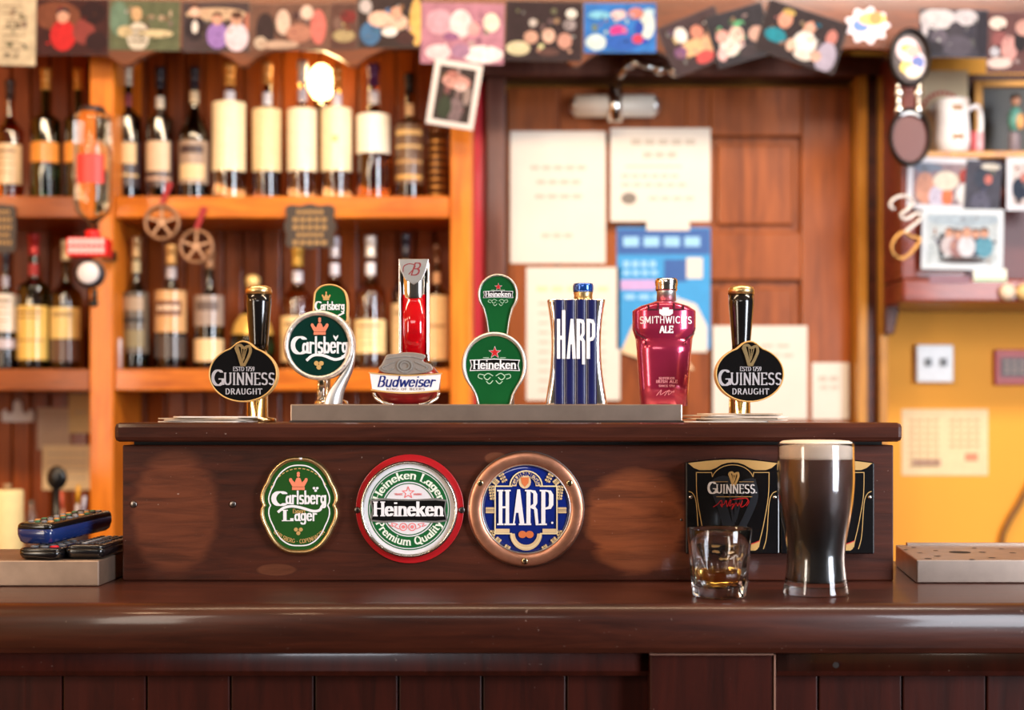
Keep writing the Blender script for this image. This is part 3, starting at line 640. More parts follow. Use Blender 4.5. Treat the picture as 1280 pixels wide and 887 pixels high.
U = [
 ('brown squat bottle with a pale label at the far left of the upper shelf', 12, 34, 100, WHK, (60,40,30), [(182, 232, (206,178,140), txt)], 'whiskey', None),
 ('green bottle with an ochre label, left one of the green pair on the upper shelf', 57, 37, 86, GR, (206,140,60), [(180, 205, (216,140,56), [])], 'bordeaux', None),
 ('green bottle with an ochre label, right one of the green pair on the upper shelf', 98, 35, 86, GR, (214,150,64), [(180, 205, (216,140,56), [])], 'bordeaux', None),
 ('dark bottle with a pale cap and gold-on-black label just right of the left post', 160, 33, 80, DKR, (206,190,166), [(178, 236, (52,40,44), [(.05,.5,(206,176,130),50),(.72,.78,(200,170,120),60)])], 'bordeaux', (120,30,40)),
 ('dark bottle with a cream oval label, between the pale-capped and the black one', 200, 35, 84, (60,34,30), (40,34,40), [(178, 236, (66,50,50), [(.02,.66,(206,180,150),55),(.78,.86,(180,150,130),60)])], 'bordeaux', (206,190,170)),
 ('black round-shouldered bottle with a gold label on the upper shelf', 243, 38, 84, (14,9,12), (44,38,46), [(178, 232, (150,128,110), [(.12,.3,(60,40,40),46),(.55,.9,(210,184,140),52)])], 'slope', (216,190,150)),
 ('bottle with a tall blank cream label and orange cap, left of the pale-labelled run', 287, 43, 80, CL, (222,150,70), [(130, 216, CRM, [])], 'whiskey', (226,220,226)),
 ('slim bottle with a half cream label between two broader pale labels', 334, 37, 78, (120,70,50), (206,140,70), [(138, 216, (222,196,150), [])], 'bordeaux', (226,220,226)),
 ('white-capped bottle with a large white label in the middle of the upper shelf', 378, 38, 76, CL, (232,222,210), [(138, 216, (238,222,190), [])], 'whiskey', (200,190,196)),
 ('bottle with a big cream label standing right of the added reflection glow', 421, 39, 84, CL, (196,120,50), [(137, 216, (240,220,180), [(.45,.55,(226,180,120),12)])], 'whiskey', (220,210,214)),
 ('amber bottle with a short white label and purple cap on the upper shelf', 467, 43, 80, WHK, (86,36,76), [(145, 194, (240,232,214), [])], 'whiskey', (216,206,206)),
 ('brown bottle with dark cap and horizontal gold bands near the right post', 512, 37, 92, (110,54,26), (40,34,34), [(158, 232, (100,72,50), [(.1,.18,(206,170,110),60),(.35,.4,(206,170,110),60),(.6,.66,(180,140,90),60),(.85,.92,(206,160,90),60)])], 'squat', (196,160,120)),
]
for (lb, cx, w, yt, g, c, L, k, nk) in U: bottle(lb, cx, w, yt, SZ1, DB, g, c, L, k, nk)
# short banded tin by the post
x = X(547, DB); t = thing('bottle_tin', 'short brown ribbed gift tin tucked between the last bottle and the right post', 'tin', (x, DB, SZ1), 'spirit bottles on the upper shelf')
MB().caps([(.021, SZ1), (.021, SZ1+.150)], x, DB, 24).build('body', mat('tin_brown', (78,46,26), .4, .3), t)
b = MB()
for k in range(8): b.lathe([(.0216, SZ1+.012+k*.017), (.0216, SZ1+.018+k*.017)], x, DB, 24)
b.build('bands', mat('tin_gold', (170,120,60), .35, .6), t)
MB().caps([(.022, SZ1+.1502), (.022, SZ1+.162), (.019, SZ1+.165)], x, DB, 24).build('lid', mat('tin_lid', (96,60,34), .3, .5), t)
G2 = 'spirit bottles on the lower shelf'
Lw = [
 ('dark bottle with a white upper label at the far left of the lower shelf', 7, 28, 316, DKR, (60,60,70), [(368, 415, (222,210,196), txt), (424, 436, (190,180,190), [])], 'whiskey', (200,200,220)),
 ('green bottle with red neck foil and long yellow label on the lower shelf', 42, 40, 292, (26,70,26), (190,60,60), [(383, 450, (226,190,100), [(.1,.14,(130,90,50),46),(.2,.23,(130,90,50),40),(.62,.66,(170,130,70),58)])], 'bordeaux', (170,50,50)),
 ('pale olive bottle with a yellow label over a dark one, beside the hanging optic', 83, 39, 300, (120,116,50), (196,176,140), [(385, 424, (226,196,120), [(.15,.3,(170,140,90),40)]), (425, 452, (90,66,56), [])], 'whiskey', None),
 ('dark green bottle with a brown crest label right of the left post, lower shelf', 170, 35, 296, (16,48,18), (206,170,120), [(366, 442, (96,84,70), [(.08,.3,(170,146,120),44),(.42,.5,(50,46,44),50),(.62,.9,(140,126,90),46)])], 'slope', (206,186,140)),
 ('brown bottle with a broad tan oval label between two darker-labelled bottles', 214, 41, 306, (52,28,14), (226,176,110), [(364, 416, (206,160,110), [(.25,.6,(110,66,46),50),(.36,.48,(226,200,170),40)]), (420, 448, (70,60,56), [])], 'slope', (206,196,200)),
 ('dark bottle with a grey shield label above a cream one, lower shelf', 262, 38, 312, (34,26,26), (150,110,80), [(370, 408, (150,132,122), [(.2,.5,(96,80,74),46)]), (424, 452, (226,196,150), [])], 'slope', None),
 ('clear bottle with a cream label and gold cap left of the round green tap', 372, 42, 308, CL, (230,180,80), [(396, 452, (232,204,150), txt)], 'whiskey', (226,220,226)),
 ('pale bottle mostly hidden behind the round green tap', 418, 40, 296, CL, (206,200,206), [(398, 452, (222,196,150), txt)], 'whiskey', (226,220,230)),
 ('bottle with a white cap and cream label between the round green and the red tap', 463, 40, 295, CL, (226,216,206), [(400, 442, (232,206,150), txt)], 'whiskey', (226,220,226)),
 ('black-capped bottle hidden behind the tall red tap', 507, 36, 292, (96,50,24), (40,36,44), [(380, 446, (216,186,140), txt)], 'whiskey', (216,180,150)),
 ('bottle with a tall cream label beside the right post, lower shelf', 546, 31, 306, (120,70,34), (96,60,40), [(370, 450, (232,204,150), [(.45,.5,(180,140,100),50)])], 'bordeaux', (206,160,120)),
]
for (lb, cx, w, yt, g, c, L, k, nk) in Lw: bottle(lb, cx, w, yt, SZ2, DB, g, c, L, k, nk, group=G2)
# round liqueur bottle
x = X(316, DB); R = .05
t = thing('liqueur_bottle', 'round dark green flask bottle with a gold top behind the left black tap', 'bottle', (x, DB, SZ2), G2)
gm = mat('bottle_glass_16_50_24', (16,50,24), .05, 0, 1, 0, 1.42, var=0)
MB().caps([(.030, SZ2), (.043, SZ2+.012), (.0505, SZ2+.045), (.049, SZ2+.075), (.040, SZ2+.105), (.022, SZ2+.128), (.0125, SZ2+.14), (.0115, SZ2+.175)], x, DB, 32).build('glass', gm, t)
MB().lathe([(.0485, SZ2+.079), (.0415, SZ2+.104), (.028, SZ2+.124)], x, DB, 30, 190, 350).build('shoulder_label', mat('gold_foil', (226,186,96), .35, .4), t)
MB().lathe([(.0512, SZ2+.03), (.0514, SZ2+.062)], x, DB, 24, 230, 310).build('label', mat('dark_label', (34,40,30), .4), t)
MB().caps([(.0135, SZ2+.1752), (.0135, SZ2+.19), (.016, SZ2+.192), (.0165, SZ2+.206), (.010, SZ2+.213)], x, DB, 20).build('cap', mat('gold_cap', (236,200,130), .3, .3), t)
# slim grey-white stick by the post on lower shelf
b = MB().caps([(.008, SZ2), (.008, SZ2+.065), (.005, SZ2+.07)], X(141, 3.14)+.012, 3.14, 14)
tag(b.build('cork_stopper_tube', mat('tube_white', (206,196,200), .4)), 'small white tube standing on the lower shelf against the left post', 'tube')
# lamp reflection in the varnished boards, stood in for by an added glowing ball
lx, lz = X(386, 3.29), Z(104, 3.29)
t = thing('reflection_glow', 'added glow for a lamp reflection on the boards behind the white-labelled bottles', 'reflection', (lx+.012, 3.30, lz-.06))
MB().ball((lx+.03, 3.285, lz), .030, .022, .044).build('glow_ball', mat('reflected_glow', (255,216,140), .3, var=0, emit=9), t)
MB().caps([(.016, lz-.066), (.020, lz-.042)], lx+.03, 3.285, 20).build('added_glow_mount', M_brass, t)  # mount and bracket made up to carry the glow
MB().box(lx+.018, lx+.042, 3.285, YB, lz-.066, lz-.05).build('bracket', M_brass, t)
glow_ball('reflection_glow_light', (lx+.03, 3.22, lz), .03, 0.9, (1, .72, .38))  # added light to go with the stand-in reflection

# ---- hanging optic with an upturned bottle
DO = 2.96; x = X(116, DO); s = DO/F
t = thing('optic_dispenser', 'upturned clear bottle in a red spirit optic fixed in front of the left post', 'spirit dispenser', W(116, 372, DO))
P = lambda r, y: (r*s, Z(y, DO))
MB().caps([P(20,142), P(23,146), P(23.5,152), P(23.5,252), P(21,264), P(12,274), P(7,278), P(7,288)][::-1], x, DO, 32).build('bottle', mat('clear_spirit_glass', (236,226,214), .04, 0, 1, 0, 1.40, var=0), t)
MB().lathe([P(24,232), P(24,196)], x, DO, 20, 235, 320).build('label', mat('red_label', (206,60,56), .4), t)
MB().caps([P(14,143), P(16,138), P(14,134)][::1], x, DO, 20).build('bottle_base', mat('dark_base', (50,36,36), .4), t)
MB().caps([P(9,288.5), P(9,298)][::-1], x, DO, 20).build('collar', mat('optic_red', (222,30,34), .3), t)
b = MB(); b.box(X(88, DO), X(138, DO), DO-.03, DO+.02, Z(322, DO), Z(298.5, DO)); ob = b.build('housing', mat('optic_red', (222,30,34), .3), t, .004)
b = MB()
for (y, h) in ((300, 8), (311, 7)):
    for q in words(91, 136, y, h, 7): b.box(X(q[0], DO), X(q[1], DO), DO-.0315, DO-.0302, Z(y+h, DO), Z(y, DO))
b.build('sign_print', mat('pale_red_print', (240,190,190), .4), ob)
b = MB(); cc = W(113, 342, DO); M = Matrix.Translation(cc) @ Matrix.Rotation(PI/2, 4, 'X'); b.caps([(17*s, -.012), (18.5*s, -.004), (18.5*s, .012), (16*s, .016)], 0, 0, 32, M=M); b.build('measure', mat('measure_rim', (60,54,58), .3, .5), t)
b = MB(); b.caps([(14*s, .0162), (12*s, .019)], 0, 0, 28, M=M); b.build('measure_face', mat('measure_face', (214,208,212), .3), t)
b = MB(); b.tube([W(118, 361, DO), W(118, 378, DO)], .006, 12); b.ball(W(117, 379, DO), .010, .010, .008); b.build('spout', M_blackp, t)
b = MB(); b.box(X(108, DO), X(124, DO), DO+.021, DS-.0078, Z(318, DO), Z(306, DO)); b.build('bracket', M_blackp, t)

# ---- things hanging on the shelf edge
def plaque(name, label, cx, cy, w, h, D, ydark, wiggle, gold):
    t = thing(name, label, 'sign', W(cx, cy+h/2, D))
    pl = []
    for i in range(48):
        a = 2*PI*i/48; c_, s_ = math.cos(a), math.sin(a); q = (abs(c_)**6+abs(s_)**6)**(-1/6); r = q*(1+wiggle*math.cos(8*a)); pl.append((X(cx+w/2*r*c_, D), Z(cy+h/2*r*s_, D)))
    MB().prism(pl, D-.006, D).build('board', mat('plaque_dark', ydark, .45), t)
    b = MB(); y = cy-h/2+7; k = 0
    while y < cy+h/2-6:
        ww = w*(.36 if k % 3 else .28)
        for q in words(cx-ww, cx+ww, y, 5, 5): b.box(X(q[0], D), X(q[1], D), D-.0075, D-.006, Z(y+5, D), Z(y, D))
        y += 9.5; k += 1
    b.build('print', gold, t); return t
MG = mat('dull_gold_print', (166,130,80), .5, .2)
plaque('hanging_sign', 'dark fretwork sign with dull gold writing hanging from the upper shelf edge', 388, 283, 62, 54, DS-.002, (54,42,36), .05, MG)
plaque('hanging_sign', 'dark square sign with dull writing at the left border under the upper shelf', 4, 286, 34, 60, DS-.002, (56,44,30), .02, MG)
for (cx, cy, r, lb, dd) in ((203, 278, 23, 'round bronze medallion on the upper shelf edge, higher of the two', DS-.004), (246, 308, 22, 'round bronze medallion hanging on red ribbon, lower of the two', DS-.004)):
    t = thing('medallion', lb, 'medallion', W(cx, cy+r, dd), 'medallions on the shelf edge'); s = dd/F; c = W(cx, cy, dd)
    b = MB(); b.ring(ell(c[0], c[2], r*s, r*s, 40), ell(c[0], c[2], r*s*.80, r*s*.80, 40), dd-.006, dd, dome=.003); b.build('rim', mat('bronze', (150,112,84), .4, .6), t)
    b = MB(); b.prism(ell(c[0], c[2], r*s*.22, r*s*.22, 20), dd-.007, dd-.001); 
    for k in range(5):
        a = k*2*PI/5+.3; line2d(b, [(c[0], c[2]), (c[0]+math.cos(a)*r*s*.85, c[2]+math.sin(a)*r*s*.85)], .005, dd-.006, dd-.001)
    b.build('relief', mat('bronze_relief', (166,128,100), .4, .6), t)
    b = MB(); b.prism([W(cx+q[0], cy+q[1], dd)[0::2] for q in ((-3,-r),(3,-r),(14,-r-26),(6,-r-28))], dd-.0035, dd-.001); b.build('ribbon', mat('ribbon_red', (150,34,40), .7), t)

# ---- papers and bits under the lower shelf, left
DK = YB-.0005
notice('note_paper', 'grey-pink note sheet pinned to the boards under the lower shelf', 'note', 47, 88, 509, 562, DK, mat('note_grey', (186,164,146), .8))
notice('note_paper', 'cream calendar sheet behind the black-headed utensil, lowest of the notes', 'note', 53, 113, 556, 612, DK-.002, M_paper2, sum([words(60, 108, y, 2, 6, M_ink2) for y in (566, 576, 586, 596)], []))
notice('note_paper', 'tan note tucked at the post, highest and rightmost of the notes', 'note', 86, 114, 492, 541, DK-.004, mat('note_tan', (206,180,130), .8), words(94, 108, 514, 2, 2, M_ink2))
b = MB(); b.prism([W(q[0], q[1], DK)[0::2] for q in ((4,527),(42,527),(43,515),(38,511),(34,518),(29,514),(27,502),(22,499),(18,503),(17,514),(12,518),(8,511),(3,514))], DK-.006, DK)
tag(b.build('crown_cutout', mat('cutout_white', (200,184,172), .6)), 'small white crown-shaped cutout on the boards at the far left', 'decoration')
# utensil holder with pens and round headed brush
DH = 2.9; ZB = .94
t = thing('utensil_cup', 'dark cup of pens on the back counter at the left', 'cup', (X(88, DH), DH, ZB))
zt_ = Z(662, DH)
MB().lathe([(.0001, ZB), (.032, ZB), (.036, zt_), (.0335, zt_), (.030, ZB+.004), (.0001, ZB+.004)], X(88, DH), DH, 28).build('cup', mat('dark_cup', (52,40,40), .3), t)
for (cx, y, dx, c, lb) in ((76, 614, 3, (214,96,70), 'pen with a coral red tip standing in the dark cup'), (98, 606, -3, (222,160,40), 'pen with a yellow end standing in the dark cup'), (104, 620, -4, (190,190,206), 'pale grey pen standing behind the yellow one')):
    dz = .01 if cx == 104 else 0
    p0 = Vector((X(88+dx*-1.0, DH), DH+dz, ZB+.007)); p1 = Vector(W(cx, y, DH)) + Vector((0, dz, 0))
    t = thing('pen', lb, 'pen', tuple(p0), 'pens in the cup')
    q = p0.lerp(p1, .8); MB().tube([p0, q], .0042, 10).build('barrel', mat('pen_barrel_%d' % cx, {76:(206,150,120), 98:(206,196,196), 104:(150,150,166)}[cx], .3), t)
    MB().tube([q, p1], [.0044, .0036], 10).build('tip', mat('pen_tip_%d' % cx, c, .3), t)
t = thing('round_utensil', 'black utensil with a round head standing in front of the pinned notes', 'utensil', (X(70, 2.84), 2.84, ZB))
MB().ball(W(71, 597, 2.84), .0205, .010, .024).build('head', M_blackp, t)
MB().tube([(X(70, 2.84), 2.84, ZB+.016), W(70, 611, 2.84)], [.010, .008], 12).build('handle', M_blackp, t)
MB().caps([(.024, ZB), (.024, ZB+.008), (.010, ZB+.018)], X(70, 2.84), 2.84, 20).build('foot', M_blackp, t)
t = thing('paper_roll', 'cream paper roll standing at the far left behind the remotes', 'roll', (X(9, 2.8), 2.8, ZB))
zt_ = Z(612, 2.8); MB().caps([(.030, ZB), (.031, ZB+.004), (.031, zt_-.004), (.029, zt_)], X(9, 2.8), 2.8, 32).build('roll', mat('cream_roll', (232,214,160), .7), t)
MB().caps([(.008, zt_+.0002), (.008, zt_+.012)], X(9, 2.8), 2.8, 16).build('core', mat('core_card', (150,120,90), .8), t)
MB().caps([(.016, ZB), (.018, ZB+.12), (.012, ZB+.15), (.008, ZB+.155)], X(33, 2.86), 2.86, 20)
b = MB().caps([(.013, ZB), (.015, ZB+.02), (.015, ZB+.13), (.008, ZB+.15), (.006, ZB+.17)], X(35, 2.86)+.006, 2.86, 20)
tag(b.build('small_bottle', mat('small_bottle_glass', (196,170,150), .08, 0, .8, 0, 1.4, var=0)), 'small clear bottle between the paper roll and the cup of pens', 'bottle')

# ================================================================== RIGHT-HAND WALL CABINET
DC = 3.06; YC = 3.345
t = cab = thing('wall_cabinet', 'cherry wood open cabinet on the yellow wall crowded with photos', 'cabinet', (X(1230, DC), 3.2, Z(378, DC)))
x0, x1 = X(1127, DC), X(1127, DC)+.62; z0 = Z(378, DC); z1 = Z(55, DC); zs = Z(196, DC)
MB().box(x0, x1, YC-.012, YC, z0, z1).build('back_panel', M_dark, t)
MB().box(x0, x0+.03, DC, YC-.0125, z0+.052, z1).build('side_panel', M_cab, t, .003)
MB().box(x0, x1, DC-.012, YC-.0125, z0, z0+.05).build('bottom_board', M_cab, t, .006)
MB().box(x0+.031, x1, DC+.004, YC-.0125, zs-.001, zs+.014).build('shelf', M_lite, t, .002)
MB().box(x0+.031, x0+.14, DC+.008, DC+.022, z0+.052, zs-.0015).build('front_panel', M_cab, t, .003)
MB().box(x0+.141, x1, DC+.10, DC+.112, z0+.052, zs-.0015).build('inner_panel', mat('inner_red_wood', (96,36,30), .4), t, .003)
zsh = zs+.014
# on the cabinet shelf
DQ = 3.16
t = thing('printed_card', 'cream card with a red arc of dots standing behind the white jug', 'card', (X(1180, 3.24), 3.24, zsh), 'things on the cabinet shelf')
MB().box(X(1148, 3.24), X(1210, 3.24), 3.24, 3.243, zsh, Z(88, 3.24)).build('card', M_paper2, t)
b = MB(); b.use(mat('card_red', (206,70,66), .5))
for q in arc(1178, 142, 26, 26, 200, 340, 11): b.prism(ell(X(q[0], 3.24), Z(q[1], 3.24), .004, .005, 8), 3.2385, 3.24, back=False)
b.use(M_paper); b.prism(ell(X(1178, 3.24), Z(138, 3.24), .03, .024, 24), 3.2388, 3.24, back=False); b.build('print', None, t)
jx = X(1190, DQ)
t = thing('white_jug', 'white ceramic jug with a brown crest on the cabinet shelf', 'jug', (jx, DQ, zsh), 'things on the cabinet shelf')
hh = Z(126, DQ)-zsh
MB().lathe([(.0001, zsh), (.034, zsh), (.041, zsh+.3*hh), (.036, zsh+.75*hh), (.038, zsh+hh), (.034, zsh+hh), (.032, zsh+.75*hh), (.0001, zsh+.2*hh)], jx, DQ, 32).build('jug_body', mat('white_glaze', (232,230,232), .15, coat=.5), t)
hp = smooth_line([(jx+.035, DQ, zsh+hh*.85), (jx+.058, DQ, zsh+hh*.9), (jx+.064, DQ, zsh+hh*.6), (jx+.058, DQ, zsh+hh*.3), (jx+.038, DQ, zsh+hh*.22)], 5)
MB().tube(hp, .006, 10).build('handle', mat('white_glaze', (232,230,232), .15), t)
b = MB(); 
for zz in (.28, .78): b.lathe([(.0415 if zz < .5 else .0375, zsh+zz*hh), (.0405 if zz < .5 else .0373, zsh+(zz+.1)*hh)], jx, DQ, 8, 255, 290)
b.build('crest', mat('crest_brown', (150,110,70), .4), t)
t = thing('candle', 'short pink and white candle beside the jug', 'candle', (X(1222, DQ), DQ, zsh), 'things on the cabinet shelf')
MB().caps([(.0125, zsh), (.0125, Z(166, DQ))], X(1222, DQ), DQ, 20).build('wax', mat('pink_wax', (222,170,176), .3), t)
MB().caps([(.001, Z(166, DQ)+.0001), (.001, Z(163, DQ))], X(1222, DQ), DQ, 8).build('wick', M_blackp, t)
b = MB().box(X(1206, DQ)+.006, X(1214, DQ)+.002, DQ-.03, DQ-.01, zsh, Z(168, DQ)+.002); tag(b.build('matchbox', mat('matchbox_red', (166,50,56), .5), None, .001), 'narrow dark red box on the cabinet shelf left of the candle', 'box', 'things on the cabinet shelf')
# gilt frame
t = thing('gilt_picture_frame', 'gilt picture frame on the cabinet shelf behind the figurine', 'picture frame', (X(1252, 3.25), 3.25, zsh), 'things on the cabinet shelf')
fx0, fx1, fz0, fz1 = X(1218, 3.25), X(1300, 3.25), zsh, Z(100, 3.25)
b = MB()
for q in ((fx0, fx0+.02, fz0, fz1), (fx1-.02, fx1, fz0, fz1), (fx0+.0205, fx1-.0205, fz0, fz0+.03), (fx0+.0205, fx1-.0205, fz1-.015, fz1)): b.box(q[0], q[1], 3.25, 3.27, q[2], q[3])
b.build('frame', mat('gilt', (176,122,52), .4, .4), t, .002)
MB().box(fx0+.019, fx1-.019, 3.263, 3.268, fz0+.02, fz1-.01).build('picture', mat('dim_picture', (46,40,26), .4, var=.3, scale=20), t)
# figurine
fx = X(1268, 3.17); t = thing('figurine', 'small painted figurine in turquoise and tan standing before the gilt frame', 'figurine', (fx, 3.17, zsh), 'things on the cabinet shelf')
MB().caps([(.020, zsh), (.021, zsh+.01), (.012, zsh+.016), (.013, zsh+.05), (.010, zsh+.062)], fx, 3.17, 20).build('legs', mat('figurine_grey', (120,110,120), .4), t)
MB().caps([(.011, zsh+.0625), (.017, zsh+.085), (.014, zsh+.105), (.006, zsh+.118)], fx+.002, 3.17, 20).build('coat', mat('figurine_teal', (90,150,140), .4), t)
MB().ball((fx+.008, 3.155, zsh+.082), .009, .006, .018).build('arm', mat('figurine_tan', (206,150,90), .4), t)
MB().ball((fx+.003, 3.17, zsh+.131), .010, .010, .0125).build('head', mat('figurine_skin', (206,150,120), .4), t)
MB().ball((fx+.003, 3.172, zsh+.140), .0115, .0115, .007).build('hair', mat('figurine_hair', (40,30,28), .5), t)
# snapshots on the cabinet
G3 = 'snapshots on the wall cabinet'
WB = (214,212,222)
photo('white-bordered snapshot of two people, upper left on the cabinet', 1178, 230, 88, 66, DC-.006, 2, (150,130,140), [(-22,6,12,20,(206,150,130)),(-6,16,11,14,(196,190,214)),(6,16,7,12,(222,120,80)),(4,-4,16,12,(226,216,200)),(28,-10,8,10,(170,70,66)),(28,12,11,14,(222,222,226)),(-20,-20,20,6,(120,130,150))], border=WB, group=G3)
photo('dark unbordered snapshot of figures overlapping its neighbours on the cabinet', 1228, 240, 44, 78, DC-.010, 4, (70,70,84), [(0,-18,12,14,(56,64,80)),(6,-16,5,6,(206,120,110)),(-2,14,12,14,(90,90,110)),(-10,28,8,8,(40,40,50)),(8,-32,12,4,(206,200,190))], group=G3)
photo('white-bordered snapshot cut off by the right border', 1288, 230, 60, 66, DC-.006, 0, (206,196,196), [(-14,6,10,14,(40,50,70)),(-8,-8,5,6,(196,120,110)),(8,6,10,14,(200,200,210))], border=WB, group=G3)
photo('larger white-bordered group snapshot low on the cabinet', 1203, 299, 102, 76, DC-.014, 1, (196,206,214), [(0,-26,50,10,(170,186,200)),(-2,6,30,18,(120,112,118)),(-26,8,4,16,(50,54,60))]+person(-17,-8,17,(206,196,200))+person(-6,-6,17,(160,120,120))+person(5,-8,18,(216,216,226))+person(16,-7,17,(60,64,84))+person(27,-8,18,(96,156,180))+[(0,26,30,4,(80,70,70))], border=(206,214,220), group=G3)
notice('paper_tag', 'small white tag with a green lower edge below the group snapshot', 'tag', 1217, 1258, 336, 352, DC-.0125, mat('tag_white', (222,222,206), .5), [(1218, 1257, 348, 3, mat('tag_green', (120,170,120), .5))])
notice('paper_tag', 'mauve strip on the bottom board of the cabinet', 'tag', 1162, 1212, 345, 354, DC-.0125, mat('tag_mauve', (122,84,96), .5))
for (cx, c) in ((1258, (214,190,166)), (1279, (206,170,110))):
    b = MB(); M = Matrix.Translation(W(cx, 365, DC-.012)) @ Matrix.Rotation(PI/2, 4, 'X'); b.caps([(.010, 0), (.018, .006), (.017, .012), (.006, .016)], 0, 0, 24, M=M)
    b.build('round_knob', mat('knob_%d' % cx, c, .35), cab)
# coloured photo at far right behind snapshots: amber board
b = MB().box(X(1240, DC), X(1262, DC), DC+.09, DC+.099, z0+.16, zs-.002); tag(b.build('amber_board', mat('amber', (206,140,60), .4)), 'amber strip of card between the snapshots in the cabinet', 'card')

# ---- bottle opener wall hanging in black metal, with round picture
DOo = 2.99; s = DOo/F
t = thing('wall_opener', 'large black bottle-opener ornament with a colourful round picture hanging left of the cabinet', 'bottle opener', W(1136, 208, DOo))
c = W(1136, 73, DOo); b = MB(); b.ring(ell(c[0], c[2], 26*s, 37*s, 48), ell(c[0], c[2], 21*s, 31*s, 48), DOo-.012, DOo, dome=.004); b.build('picture_rim', mat('black_iron', (26,20,20), .3, .6), t)
b = MB(); b.prism(ell(c[0], c[2], 21.5*s, 31.5*s, 40), DOo-.006, DOo-.001); b.build('picture_base', mat('opener_dark', (52,28,24), .3), t)
b = MB()
for (dx, dy, rx, ry, cc) in ((-3,-10,14,15,(214,190,196)),(6,8,14,17,(206,196,206)),(-2,-12,10,5,(244,200,60)),(4,-8,9,8,(230,150,140)),(10,6,8,8,(70,90,160)),(-4,12,8,8,(230,200,90)),(4,18,10,8,(226,214,190))):
    b.use(mat('photo_ink_%d_%d_%d' % cc, cc, .3, coat=.3)); b.prism(ell(c[0]+dx*s, c[2]-dy*s, rx*s, ry*s, 20), DOo-.0075-.0002*len(b.f)/100, DOo-.006, back=False)
b.build('picture', None, t)
for sg in (-1, 1):
    b = MB(); b.tube([W(1136+sg*q[0], q[1], DOo-.006) for q in smooth_line([(14, 105), (12, 118), (13, 130), (11, 140), (16, 148)], 4)], .0055, 10)
    for y in (116, 137): b.ball(W(1136+sg*12, y, DOo-.008), .010, .008, .010)
    b.build('neck_bar', M_chrome, t)
c = W(1136, 172, DOo); b = MB(); b.ring(ell(c[0], c[2], 26*s, 37*s, 48), ell(c[0], c[2], 22*s, 31*s, 48), DOo-.012, DOo, dome=.004); b.build('opener_ring', mat('black_iron', (26,20,20), .3, .6), t)
b = MB(); b.prism(ell(c[0], c[2], 22.3*s, 31.4*s, 40), DOo-.005, DOo-.001); b.build('ring_plate', mat('opener_red', (92,42,32), .35), t)
b = MB(); b.tube([W(1120+32*i/8, 147-6*math.sin(PI*i/8), DOo-.006) for i in range(9)], .006, 10); b.build('bridge', M_silver, t)
b = MB(); b.tube([(X(1136, DOo), DOo+.001, Z(42, DOo)), (X(1136, DOo), DV+.0225, Z(42, DOo))], .004, 8); b.build('hook', M_screw, t)
# shiny corkscrew / chain cluster
t = thing('corkscrew', 'shiny coiled corkscrew with a loop handle hanging on the left edge of the cabinet', 'corkscrew', W(1132, 326, DOo+.03)); dd = DOo+.03
b = MB(); b.tube([W(q[0], q[1], dd) for q in smooth_line([(1118,262),(1112,256),(1118,248),(1130,245),(1142,252),(1134,262),(1126,268),(1132,274),(1148,266),(1150,274),(1136,286),(1130,292)], 5)], .0040, 10); b.build('coil', M_cast, t)
b = MB(); b.tube([W(q[0], q[1], dd) for q in smooth_loop([(1128,290),(1116,302),(1116,316),(1126,323),(1136,318),(1148,304),(1150,298),(1140,296)], 5)], .0042, 10, closed=True); b.build('loop_handle', mat('old_brass', (176,128,72), .3, 1), t)
b = MB(); b.tube([W(1146, 258, dd), (X(1146, dd), DC+.002, Z(258, dd))], .003, 8); b.build('hook', M_screw, t)

# ---- yellow wall things
DW = 3.3595
t = thing('light_switch', 'white double light switch on the yellow wall below the cabinet', 'light switch', W(1166, 478, DW))
b = MB(); b.box(X(1143, DW), X(1189, DW), DW-.02, DW, Z(478, DW), Z(431, DW)); b.build('plate', mat('switch_white', (230,228,226), .3), t, .003)
for cx in (1157, 1176): b = MB(); b.box(X(cx-4, DW), X(cx+4, DW), DW-.026, DW-.0202, Z(458, DW), Z(448, DW)); b.build('rocker', mat('rocker_grey', (110,108,106), .4), t, .001)
t = thing('red_framed_sign', 'small red-framed sign with a dark middle at the right border of the wall', 'sign', W(1264, 481, DW))
b = MB(); b.box(X(1242, DW), X(1300, DW), DW-.012, DW, Z(481, DW), Z(437, DW)); b.build('frame', mat('sign_red', (176,36,30), .4), t, .002)
b = MB(); b.box(X(1249, DW), X(1293, DW), DW-.014, DW-.0121, Z(471, DW), Z(447, DW)); o2 = b.build('panel', mat('sign_dark', (60,30,26), .4), t)
b = MB()
for y in (451, 458, 464):
    for q in words(1252, 1290, y, 3, 4): b.box(X(q[0], DW), X(q[1], DW), DW-.0146, DW-.0141, Z(y+3, DW), Z(y, DW))
b.build('print', mat('sign_pale', (190,160,140), .5), o2)
notice('wall_notice', 'creased pale notice in two columns on the yellow wall above the right drip tray', 'notice', 1127, 1235, 511, 594, DW, mat('aged_notice', (232,206,164), .8),
       sum([words(1135, 1175, y, 3, 4, mat('brown_ink', (196,160,120), .8)) for y in range(524, 586, 8)], [])+sum([words(1186, 1226, y, 3, 4, mat('brown_ink', (196,160,120), .8)) for y in range(524, 560, 8)], [])+[(1206, 1222, 566, 10, mat('notice_red', (222,140,110), .8)), (1140, 1176, 574, 8, mat('notice_grey', (186,150,130), .8))])
b = MB(); b.tube([W(q[0], q[1], 3.345) for q in smooth_line([(1290,600),(1274,630),(1262,650),(1252,680),(1250,760)], 6)], .006, 10)
tag(b.build('wall_cable', mat('cable_brown', (120,78,34), .5)), 'brown cable curving down the yellow wall at the right border', 'cable')

